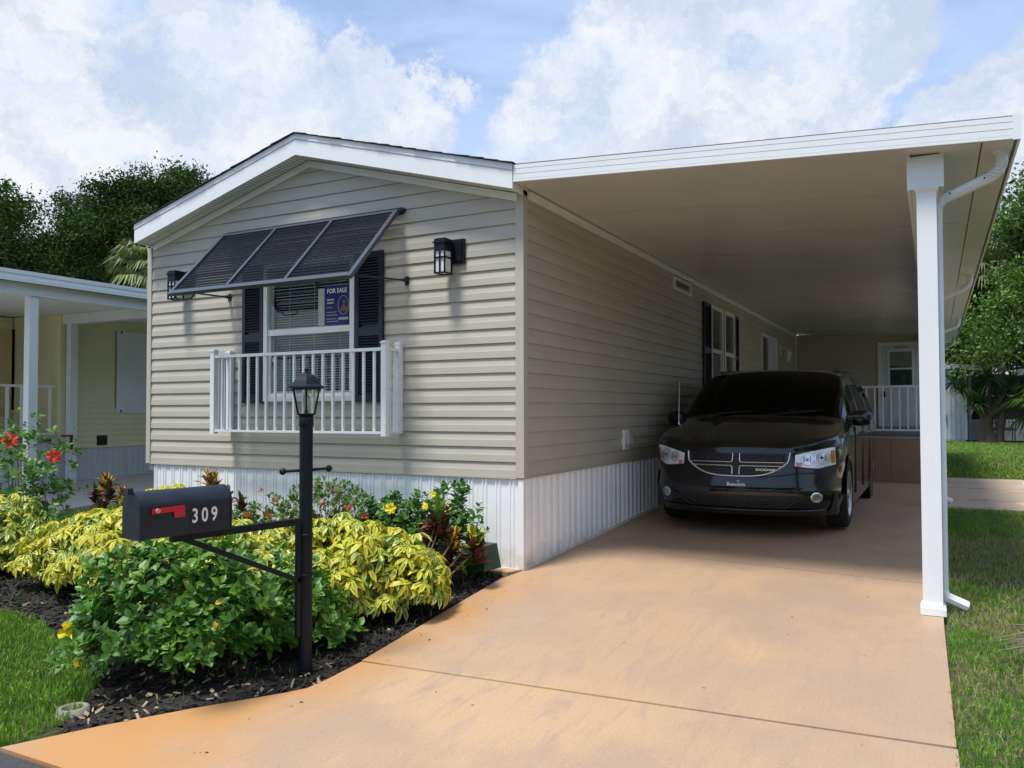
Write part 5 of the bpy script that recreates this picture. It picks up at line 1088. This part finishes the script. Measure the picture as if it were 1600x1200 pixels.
    def patch(poly, off, m, nx=14, nz=8, inner=None):
        """quad-ish patch given by left/right/bottom/top curves: poly(u,v)->(x,z)"""
        b = len(m.v)
        for i in range(nx+1):
            for j in range(nz+1): x, z = poly(i/nx, j/nz); m.v.append(tuple(F(x, z, off)))
        for i in range(nx):
            for j in range(nz): q = b+i*(nz+1)+j; m.f.append((q, q+nz+1, q+nz+2, q+1)); m.m.append(0); m.sm.append(True)
    lerp = lambda a, b, t: a+(b-a)*t
    for s in (1, -1):
        # headlight outline: inner edge tall narrow, outer edge wraps round the corner
        bot = lambda u: np.interp(u, [0, .35, .6, 1], [.668, .655, .648, .682]); top = lambda u: np.interp(u, [0, .4, .8, 1], [.775, .812, .842, .850])
        pf = lambda u, v: (s*lerp(.545, .885, u), lerp(bot(u), top(u), v))
        m = MB(); patch(pf, .003, m, 18, 8); hl = m.build('headlight', REFL, o)
        for cx, cz, r_ in ((.775, .752, .068), (.655, .735, .055)):
            m = MB(); c = F(s*cx, cz, .006); n = 18
            for k in range(n):
                pass
            ringp = lambda rr_, off: [F(s*cx+rr_*math.cos(6.2832*k/n), cz+rr_*math.sin(6.2832*k/n), off) for k in range(n)]
            A, B_, C_ = ringp(r_, .010), ringp(r_*.86, .012), ringp(r_*.30, .0045)
            m.add(A+B_+C_, [(k, (k+1) % n, n+(k+1) % n, n+k) for k in range(n)]+[(n+k, n+(k+1) % n, 2*n+(k+1) % n, 2*n+k) for k in range(n)]+[tuple(2*n+k for k in range(n))], smooth=True); m.build('reflector_bowl', BOWL, hl)
            m = MB(); m.add(ringp(r_*.18, .013), [tuple(range(n))]); 
            for dx in (-.45, .45, -.65): m.add([F(s*cx+r_*dx-.0022, cz-r_*.5, .012), F(s*cx+r_*dx+.0022, cz-r_*.5, .012), F(s*cx+r_*dx+.0022, cz+r_*.5, .012), F(s*cx+r_*dx-.0022, cz+r_*.5, .012)], [(0, 1, 2, 3)])
            m.build('bulb_shade', CARPL, hl)
        m = MB(); patch(lambda u, v: (s*lerp(.562, .605, u), lerp(.668, .705, v)), .010, m, 4, 4); patch(lambda u, v: (s*lerp(.850, .880, u), lerp(.70, .82, v)), .008, m, 4, 6); m.build('amber_reflector', AMBER, hl)
        m = MB(); patch(pf, .016, m, 18, 8); m.build('lens', LENS, hl)
        # dark rim under the lamp
        m = MB(); patch(lambda u, v: (s*lerp(.535, .89, u), lerp(bot(u)-.008, bot(u)+.002, v)), .010, m, 16, 1); m.build('lamp_rim', CARPL, hl)
        # fog lamp
        fx, fz, n = .735, .375, 18; ringp = lambda rr_, off: [F(s*fx+rr_*math.cos(6.2832*k/n), fz+rr_*math.sin(6.2832*k/n), off) for k in range(n)]
        m = MB(); m.add(ringp(.050, .012)+ringp(.040, .016), [(k, (k+1) % n, n+(k+1) % n, n+k) for k in range(n)]); m.add(ringp(.040, .008), [tuple(range(n))]); fg = m.build('fog_lamp', CHROME, o)
        m = MB(); m.add(ringp(.038, .014), [tuple(range(n))]); m.build('lens', LENS, fg)
        m = MB()
        for dz in (-.015, .0, .015): m.add([F(s*fx-.02, fz+dz-.002, .011), F(s*fx+.02, fz+dz-.002, .011), F(s*fx+.02, fz+dz+.002, .011), F(s*fx-.02, fz+dz+.002, .011)], [(0, 1, 2, 3)])
        m.build('bulb_shade', CARPL, fg)
    # grille: U-shaped opening, mesh infill, chrome frame and cross
    gb = lambda x: .575+.135*(abs(x)/.47)**3.4; gt = lambda x: .79
    m = MB(); patch(lambda u, v: (lerp(-.47, .47, u), lerp(gb(lerp(-.47, .47, u))+.004, gt(0), v)), .002, m, 30, 8); gr = m.build('grille', CARPL, o)
    m = MB()
    def strip(pts, w_, off, m, closed=False):
        """flat raised strip following (x,z) points"""
        L_ = []; n = len(pts)
        for i, (x, z) in enumerate(pts):
            a = pts[max(i-1, 0)]; b = pts[min(i+1, n-1)]; d = Vector((b[0]-a[0], b[1]-a[1])).normalized(); nx_, nz_ = -d.y*w_/2, d.x*w_/2
            L_ += [F(x+nx_, z+nz_, off*.3), F(x+nx_*.55, z+nz_*.55, off), F(x-nx_*.55, z-nz_*.55, off), F(x-nx_, z-nz_, off*.3)]
        m.add(L_, [(4*i+k, 4*i+k+1, 4*i+k+5, 4*i+k+4) for i in range(n-1) for k in range(3)], None, True)
    xs = np.linspace(-.485, .485, 41); m = MB(); strip([(-.50, .80)]+[(-.493, .745)]+[(x, .568+.140*(abs(x)/.485)**3.4) for x in xs]+[(.493, .745), (.50, .80)], .016, .018, m); m.build('chrome_surround', CHROME, gr)
    for z, nm in ((.703, 1), (.668, 1)):
        for sx in (-1, 1):
            m = MB(); t = np.linspace(.04, .455, 10); strip([(sx*x, z) for x in t], .009, .016, m); m.build('chrome_bar', CHROME, gr)
    for sx in (-1, 1):
        m = MB(); strip([(sx*.034, .79), (sx*.034, .725), (sx*.042, .707)], .012, .018, m); strip([(sx*.042, .664), (sx*.034, .645), (sx*.034, .585)], .012, .018, m); m.build('chrome_bar', CHROME, gr)
    m = MB(); patch(lambda u, v: (lerp(-.028, .028, u), lerp(.58, .79, v)), .012, m, 2, 10); patch(lambda u, v: (lerp(-.46, .46, u), lerp(.674, .697, v)), .010, m, 20, 2); m.build('cross_infill', CARPL, gr)
    m = MB()
    for k in range(26):
        x = -.44+k*.0352
        for z in (.60, .625, .650, .725, .748, .770):
            if z > gb(x)+.012: m.add([F(x-.012, z-.0, .007), F(x, z-.008, .009), F(x+.012, z, .007), F(x, z+.008, .009)], [(0, 1, 2, 3)])
    m.build('mesh_infill', PAINT, gr, kind='stuff')
    M = basis((1, 0, 0), (0, 0, 1), (0, -1, 0), F(.285, .632, .02)); put_text('DODGE', .030, M, CHROME, gr, 1.75, .0012, 'badge_lettering', .002)
    m = MB(); 
    for dx in (0, .014): m.add([F(.385+dx, .620, .018), F(.393+dx, .620, .018), F(.402+dx, .642, .018), F(.394+dx, .642, .018)], [(0, 1, 2, 3)])
    m.build('badge_stripes', RED, gr)
    # lower bumper: plate with lettering, dark intake, lip, creases
    m = MB(); patch(lambda u, v: (lerp(-.53, .53, u), lerp(.465, .535, v)), .004, m, 20, 2); m.build('plate_panel', PAINT, o)
    M = basis((1, 0, 0), (0, 0, 1), (0, -1, 0), F(0.01, .487, .012)); put_text('Beaudoin', .046, M, PAINTW, o, 1.05, .0014, 'plate_lettering', .001)
    M = basis((1, 0, 0), (0, 0, 1), (0, -1, 0), F(.03, .519, .012)); put_text('The', .018, M, PAINTW, o, 1.1, .0006, 'plate_lettering', .001)
    m = MB(); patch(lambda u, v: (lerp(-.60, .60, u)*(1-.30*(1-v)), lerp(.275, .385, v)), .003, m, 26, 5); it = m.build('air_intake', CARPL, o)
    m = MB()
    for k in range(24):
        for z in (.30, .325, .35): x = -.40+k*.0348; m.add([F(x-.011, z, .006), F(x, z-.007, .008), F(x+.011, z, .006), F(x, z+.007, .008)], [(0, 1, 2, 3)])
    m.build('mesh_infill', PAINT, it, kind='stuff')
    for s in (1, -1): m = MB(); strip([(s*.66, .395), (s*.56, .34), (s*.46, .27), (s*.40, .262)], .014, .014, m); m.build('bumper_crease', PAINT, o)
    m = MB(); strip([(x, .248-.012*(1-(x/.9)**2)) for x in np.linspace(-.80, .80, 31)], .030, .022, m); m.build('front_lip', PAINT, o)
    m = MB(); strip([(x, .562-.045*math.exp(-(x/.5)**4)+.045) for x in np.linspace(-.8, .8, 41)], .010, .010, m); m.build('bumper_crease', PAINT, o)
    # underside, arches and wheels
    m = MB(); m.box((VX-.90, VY+.35, z0+.20), (VX+.90, VY+5.0, z0+.42)); m.build('underbody', CARPL, o)
    for yy in (.96, 4.04):
        for s in (1, -1):
            wx = VX+s*.952; m = MB(); n = 22; rr2 = .385
            v = []
            for k in range(n+1): a = math.pi*(.03+.94*k/n); v += [(wx+s*.006, VY+yy-rr2*math.cos(a), z0+.345+rr2*math.sin(a)), (wx+s*.012, VY+yy-(rr2+.03)*math.cos(a), z0+.345+(rr2+.03)*math.sin(a)), (wx-s*.02, VY+yy-(rr2-.01)*math.cos(a), z0+.345+(rr2-.01)*math.sin(a))]
            m.add(v, [(3*k, 3*k+3, 3*k+4, 3*k+1) for k in range(n)]+[(3*k+2, 3*k+5, 3*k+3, 3*k) for k in range(n)], None, True); m.build('wheel_arch', PAINT, o)
            if yy > 2: m = MB(); m.add([(wx+s*.008, VY+yy+rr2*math.cos(6.2832*k/n), z0+.345+rr2*math.sin(6.2832*k/n)) for k in range(n)], [tuple(range(n))]); m.build('arch_shadow_panel', CARPL, o)
            cx = VX+s*(.952-.10); cc = Vector((cx, VY+yy, z0+.345)); w = MB()
            def ring(prof, mb, mt=None, n=32, sm=True):
                v = []; 
                for r_, xx in prof: v += [(cc.x+s*xx, cc.y+r_*math.cos(6.2832*k/n), cc.z+r_*math.sin(6.2832*k/n)) for k in range(n)]
                mb.add(v, [(i*n+k, i*n+(k+1) % n, (i+1)*n+(k+1) % n, (i+1)*n+k) for i in range(len(prof)-1) for k in range(n)], mt, sm)
            ex = .02 if yy > 2 else 0
            ring([(.20, -.115), (.32, -.11), (.344, -.085), (.345, .06), (.335, .09), (.30, .108), (.245, .106), (.232, .094)], w); wh = w.build('wheel', TYRE, o)
            m = MB(); ring([(.238, .100), (.232, .108), (.222, .104), (.215, .05), (.205, .0), (.0, -.01)], m); m.build('rim', ALLOY, wh)
            m = MB()
            for k in range(9):
                a = 6.2832*k/9; d = Vector((0, math.cos(a), math.sin(a))); e = Vector((0, -math.sin(a), math.cos(a))); X_ = Vector((s, 0, 0)); m.obox(cc+X_*.055+d*.03-e*.016, d*.19, e*.032, X_*.034)
            ring([(.055, .07), (.052, .098), (.03, .104), (.0, .104)], m, None, 20); m.build('spokes', ALLOY, wh)
            m = MB(); ring([(.155, .02), (.155, .03), (.05, .03)], m); m.build('brake_disc', CARPL, wh)
    # mirrors
    for s in (1, -1):
        m = MB(); prof = [(0, 0), (.06, .02), (.14, .03), (.20, .025), (.235, .0)]; v = []; n = 14
        for i, (dx, _) in enumerate(prof):
            sc_ = [.55, .92, 1.0, .92, .55][i]
            for k in range(n):
                a = 6.2832*k/n; cx_, cz_ = math.copysign(abs(math.cos(a))**.7, math.cos(a)), math.copysign(abs(math.sin(a))**.7, math.sin(a)); v.append((VX+s*(.905+dx), VY+1.52+.09*cx_*sc_+dx*.15, z0+1.125+.092*cz_*sc_))
        m.add(v, [(i*n+k, i*n+(k+1) % n, (i+1)*n+(k+1) % n, (i+1)*n+k) for i in range(4) for k in range(n)]+[tuple(range(n)), tuple(range(4*n, 5*n))], None, True); m.bar((VX+s*.88, VY+1.50, z0+1.05), (VX+s*.98, VY+1.52, z0+1.075), .09, .04); m.build('side_mirror', PAINT, o)
        m = MB(); m.tube([(VX+s*.66, VY+2.3, z0+1.655), (VX+s*.70, VY+2.42, z0+1.70), (VX+s*.67, VY+3.2, z0+1.735), (VX+s*.67, VY+4.4, z0+1.733), (VX+s*.66, VY+4.8, z0+1.66)], .016, 8); m.build('roof_rail', DARKMETAL, o)
        m = MB(); ap = [P[int(j*K), int(3.2*K)] for j in (10.2, 11, 12, 13)]; m.tube([W2(q, s) for q in ap], .006, 5); m.build('pillar_moulding', CARPL, o)
        # door seams and handles, belt moulding
        m = MB()
        for y_ in (1.62, 2.62, 3.72): m.box((VX+s*.958-.004, VY+y_, z0+.30), (VX+s*.958+.010*s+.004, VY+y_+.006, z0+1.03))
        m.box((VX+s*.952-.004, VY+2.75, z0+1.03), (VX+s*.952+.012*s+.004, VY+4.75, z0+1.036)); m.build('door_seam', CARPL, o)
        for y_ in (2.42, 2.80): m = MB(); m.tube([(VX+s*.955, VY+y_-.08, z0+.94), (VX+s*.993, VY+y_-.06, z0+.945), (VX+s*.993, VY+y_+.06, z0+.945), (VX+s*.955, VY+y_+.08, z0+.94)], .012, 6); m.build('door_handle', PAINT, o)
    # wipers, antenna, hood crest, stickers
    Fw = lambda x, y: bvh.ray_cast(Vector((VX+x, VY+y, z0+2.4)), Vector((0, 0, -1)))[0]
    m = MB(); 
    for xa, xb in ((-.62, -.02), (.05, .62)): m.tube([(VX+xa, VY+1.08, z0+1.150), (VX+(xa+xb)/2, VY+1.10, z0+1.185), (VX+xb, VY+1.16, z0+1.205)], .008, 5)
    m.build('wipers', CARPL, o)
    m = MB(); m.tube([(VX-.86, VY+1.02, z0+1.04), (VX-.87, VY+1.10, z0+1.55)], [.004, .002], 5); m.tube([(VX-.86, VY+1.02, z0+1.03), (VX-.862, VY+1.03, z0+1.08)], .009, 6); m.build('antenna', CHROME, o)
    def ws(u, j): a = int(round(j*K)); b = int(round((8-u)*K)); return P[a, b]
    # interior
    m = MB()
    for sx in (-.40, .40):
        for yy in (2.35, 3.3): m.box((VX+sx-.25, VY+yy, z0+.55), (VX+sx+.25, VY+yy+.5, z0+.72)); m.obox((VX+sx-.24, VY+yy+.42, z0+.65), (.48, 0, 0), (0, .12, 0), (0, .12, .62)); m.box((VX+sx-.12, VY+yy+.55, z0+1.26), (VX+sx+.12, VY+yy+.64, z0+1.46))
    m.build('seats', SEAT, o); m = MB(); m.box((VX-.80, VY+1.35, z0+.75), (VX+.80, VY+1.95, z0+1.09)); m.build('dashboard', CARPL, o)
    m = MB(); n = 20; m.tube([(VX+.40+.19*math.cos(6.2832*k/n), VY+2.02+.06*math.sin(6.2832*k/n), z0+1.08+.18*math.sin(6.2832*k/n)) for k in range(n+1)], .014, 6); m.build('steering_wheel', CARPL, o)
    m = MB(); m.box((VX-.10, VY+1.88, z0+1.44), (VX+.10, VY+1.91, z0+1.50)); m.build('rear_view_mirror', CARPL, o)
    for (x, jj, w_, h_, mt) in ((.60, 10.55, .10, .020, BLUEST), (.585, 10.35, .09, .012, PAINTW), (.56, 12.6, .035, .022, SIGNG)):
        t = (jj-10)/3; yy = lerp(1.13, 2.06, t); zz = lerp(1.155, 1.62, t); m = MB(); m.obox((VX+x, VY+yy+.02, z0+zz-.005), (w_, .03, 0), (0, .035*h_/.02, .027*h_/.02), (0, -.002, .003)); m.build('windshield_sticker', mt, o)
    m = MB(); c = Fw(.46, .36); 
    return o
minivan()

def far_things():
    G = 'live oaks behind the neighbouring home'
    tree('oak_tree', 'dark live oak just left of the gable, the taller rounded crown', 'tree', (-26.3, 18.5, .15), 11.6, 6.0, 7.5, .55, [OAK1, OAK2], 190000, .075, 31, G, 10, .22, 5, sigma=.33)
    tree('oak_tree', 'dark live oak cut by the left picture edge above the neighbour roof', 'tree', (-31.5, 13.0, .15), 11.2, 6.2, 7.5, .6, [OAK1, OAK2], 190000, .078, 36, G, 10, .22, 5, sigma=.36)
    tree('oak_tree', 'lower dark oak filling the gap between the two tall live oaks', 'tree', (-31.5, 24.5, .15), 10.0, 6.5, 6, .5, [OAK1, OAK2], 90000, .10, 33, G, 9, .22, 5, sigma=.5)
    palm_head('cabbage_palm', 'small fan palm showing between the oak and the gable corner', (-16.75, 9.1, .15), 5.2, 30, 1.25, .03, PALM1, 5, .16)
    tree('shade_tree', 'bright broad leaved tree at the right edge beyond the carport', 'tree', (7.9, 31.5, .15), 12.0, 4.9, 8.0, .30, [TRE1, TRE2], 130000, .078, 41, None, 10, .26, 5, sigma=.42)
    tree('shade_tree', 'taller loose crowned tree further behind at the upper right edge', 'tree', (10.5, 29.0, .15), 13.5, 4.5, 8.0, .3, [TRE2, TRE1], 42000, .12, 42, None, 8, .3, 5, sigma=.5)
    tree('shade_tree', 'deep green tree behind the white shed', 'tree', (5.0, 36.0, .15), 8.5, 4.5, 5, .3, [TRE2, OAK2], 36000, .14, 43, None, 8, .2, 5, sigma=.6)
    palm_head('fan_palm', 'fan palm head poking out of the trees beside the carport edge', (5.35, 30.5, .15), 6.6, 26, 1.7, .035, PALM1, 6, .13)
    # trees across the street and added unseen ones at right to dim the carport
    for i, (x, y, h, r_) in enumerate([(-9, -24, 10, 5), (2, -27, 11, 5.5), (12, -22, 9, 5), (19, -2, 9, 5), (21, 9, 10, 5)]):
        tree('street_tree', ['leafy tree across the street', 'tall leafy tree across the street', 'round leafy tree across the street', 'unseen leafy tree added on the right to dim the carport', 'taller unseen tree added on the right to block light to the carport'][i], 'tree', (x, y, gz(y)), h, r_, h*.55, .35, [OAK1, OAK2], 11000, .26, 50+i, None, 7, .2, 4, sigma=.9)
    # yucca
    o = empty('yucca', (4.75, 27.6, .144), 'big multi headed yucca on a thick dark trunk in front of the white shed', 'yucca'); rnd = random.Random(4); m = MB()
    heads = [(-.75, -.2, 2.0, 1.0), (.1, 0, 2.35, 1.1), (-.35, -.5, 1.45, .75), (.8, 0, 2.1, .95), (-.1, .3, 1.8, .95), (1.0, -.2, 1.65, .75), (.45, .2, 1.5, .7), (-1.05, .1, 2.25, .8)]
    m.tube([(-.05, 0, -.2), (-.0, 0, .05), (-.05, 0, .55), (0, 0, 1.0)], [.50, .33, .24, .18], 9, cap=False); m.tube([(.35, .1, -.2), (.4, .1, .2), (.5, 0, 1.3)], [.25, .15, .12], 7, cap=False)
    for x, y, z, s in heads: m.tube([(0, 0, .9), (x*.6, y*.6, .9+(z-.9)*.6), (x, y, z)], [.15, .11, .08], 6, cap=False)
    m.build('trunk', BARK, o, local=True)
    for x, y, z, s in heads:
        m = MB()
        for k in range(110):
            a = rnd.uniform(0, 6.28); e = math.asin(rnd.uniform(-.75, .98)); d = Vector((math.cos(a)*math.cos(e), math.sin(a)*math.cos(e), math.sin(e))); l = s*rnd.uniform(.6, .95); b = Vector((x, y, z))+d*.05; w_ = d.cross(Vector((0, 0, 1))).normalized()*.024; mid = b+d*l*.6; t = b+d*l+Vector((0, 0, -.10*l*(1-abs(d.z))))
            m.add([b-w_*.7, b+w_*.7, mid+w_, mid-w_, t], [(0, 1, 2, 3), (3, 2, 4)], YUC)
        m.build('leaf_head', YUC, o, local=True)
    # small spiky palm at the right edge
    palm_head('young_palm', 'young yellow green palm cut by the right picture edge beside the patio chairs', (6.55, 27.2, .144), 1.2, 14, 1.5, .03, TRE1, 8, .10)
    # white shed
    o = empty('white_shed', (3.4, 29, .144), 'white ribbed metal shed behind the yucca', 'shed'); m = MB(); m.box((1.0, 28.6, .14), (4.12, 33, 3.05)); sh = m.build('wall', SHEDW, o)
    for i in range(14):
        x = 2.05+i*.15; m = MB(); m.box((x, 28.57, .2), (x+.085, 28.6, 2.75)); m.build('rib', SHEDW, sh)
    m = MB(); m.add([(.9, 28.3, 3.35), (4.75, 28.3, 2.98), (4.75, 33, 2.98), (.9, 33, 3.35), (.9, 28.3, 3.12), (4.75, 28.3, 2.80), (4.75, 33, 2.8), (.9, 33, 3.12)], [(0, 1, 2, 3), (4, 7, 6, 5), (0, 4, 5, 1), (1, 5, 6, 2)]); m.build('roof', WHITE, o)
    m = MB(); m.box((3.20, 28.48, .95), (3.48, 28.57, 1.15)); m.build('meter_box', TERR, o); m = MB(); m.tube([(3.3, 28.5, .2), (3.3, 28.5, 1.0)], .03, 6); m.tube([(2.6, 28.5, 1.0), (3.3, 28.5, 1.0)], .02, 6); m.build('pipe', GREYC, o)
    m = MB(); m.box((4.08, 28.42, .2), (4.16, 28.5, 2.9)); m.build('downspout', WHITE, o)
    m = MB(); m.box((2.75, 28.2, 1.5), (3.05, 28.3, 3.7)); m.build('dark_post', BARK, o)
    # screened room behind the patio
    o = empty('screened_room', (6.5, 30, .144), 'dark screened patio room with white posts behind the yucca and chairs', 'patio room'); m = MB(); m.box((4.16, 30, .14), (12, 34, 2.7)); m.build('screen_wall', SCREEN, o)
    m = MB(); m.box((4.16, 29.9, .14), (12, 29.99, .95)); m.build('knee_wall', SHEDW, o); m = MB(); m.box((5.9, 28.9, 2.62), (12, 34, 2.85)); m.build('roof_edge', WHITE, o)
    for x in (4.25, 6.30, 8.6): m = MB(); m.box((x, 29.8, .14), (x+.11, 29.9, 2.65)); m.build('post', WHITE, o)
    m = MB(); m.box((4.16, 29.8, 1.85), (12, 29.86, 1.9)); m.build('cross_rail', WHITE, o)
    # patio chairs
    def chair(x, y, rz, label):
        o = empty('patio_chair', (x, y, .144), label, 'chair', 'bronze patio chairs', rz); m = MB(); m.box((-.25, -.22, .42), (.25, .25, .46)); m.build('seat', CHAIRM, o, local=True); m = MB(); m.box((-.23, -.22, .46), (.23, .2, .52)); m.build('cushion', CUSH, o, local=True)
        for a, b in ((-.26, -.22), (.26, -.22), (-.26, .25), (.26, .25)): m = MB(); m.tube([(a, b, 0), (a*.97, b, .44)], .018, 6); m.build('leg', CHAIRM, o, local=True)
        m = MB(); m.tube([(-.26, .25, .44), (-.27, .32, .92), (0, .35, .98), (.27, .32, .92), (.26, .25, .44)], .018, 6)
        for t in (-.15, -.05, .05, .15): m.tube([(t, .26, .46), (t*1.1, .33, .95)], .012, 5)
        m.tube([(-.26, .27, .72), (.26, .27, .72)], .012, 5); m.build('backrest', CHAIRM, o, local=True)
        for sx in (-1, 1): m = MB(); m.tube([(sx*.27, .29, .68), (sx*.30, .0, .70), (sx*.28, -.22, .66), (sx*.27, -.22, .42)], .016, 6); m.build('armrest', CHAIRM, o, local=True)
    chair(5.42, 28.7, .1, 'bronze patio chair with grey cushion right of the yucca trunk'); chair(4.98, 29.0, -.9, 'patio chair half hidden behind the yucca trunk')
    o = empty('right_shade_block', (10, 6, .1), 'unseen grey house block added on the right to shade the carport', 'house'); m = MB(); m.box((8.2, -1, .0), (12.5, 18, 3.1)); m.build('wall', GREYC, o); m = MB(); m.box((7.9, -1.3, 3.1), (12.8, 18.3, 3.5)); m.build('roof', GREYC, o)  # out-of-view house added to block sky light from the carport side
far_things()
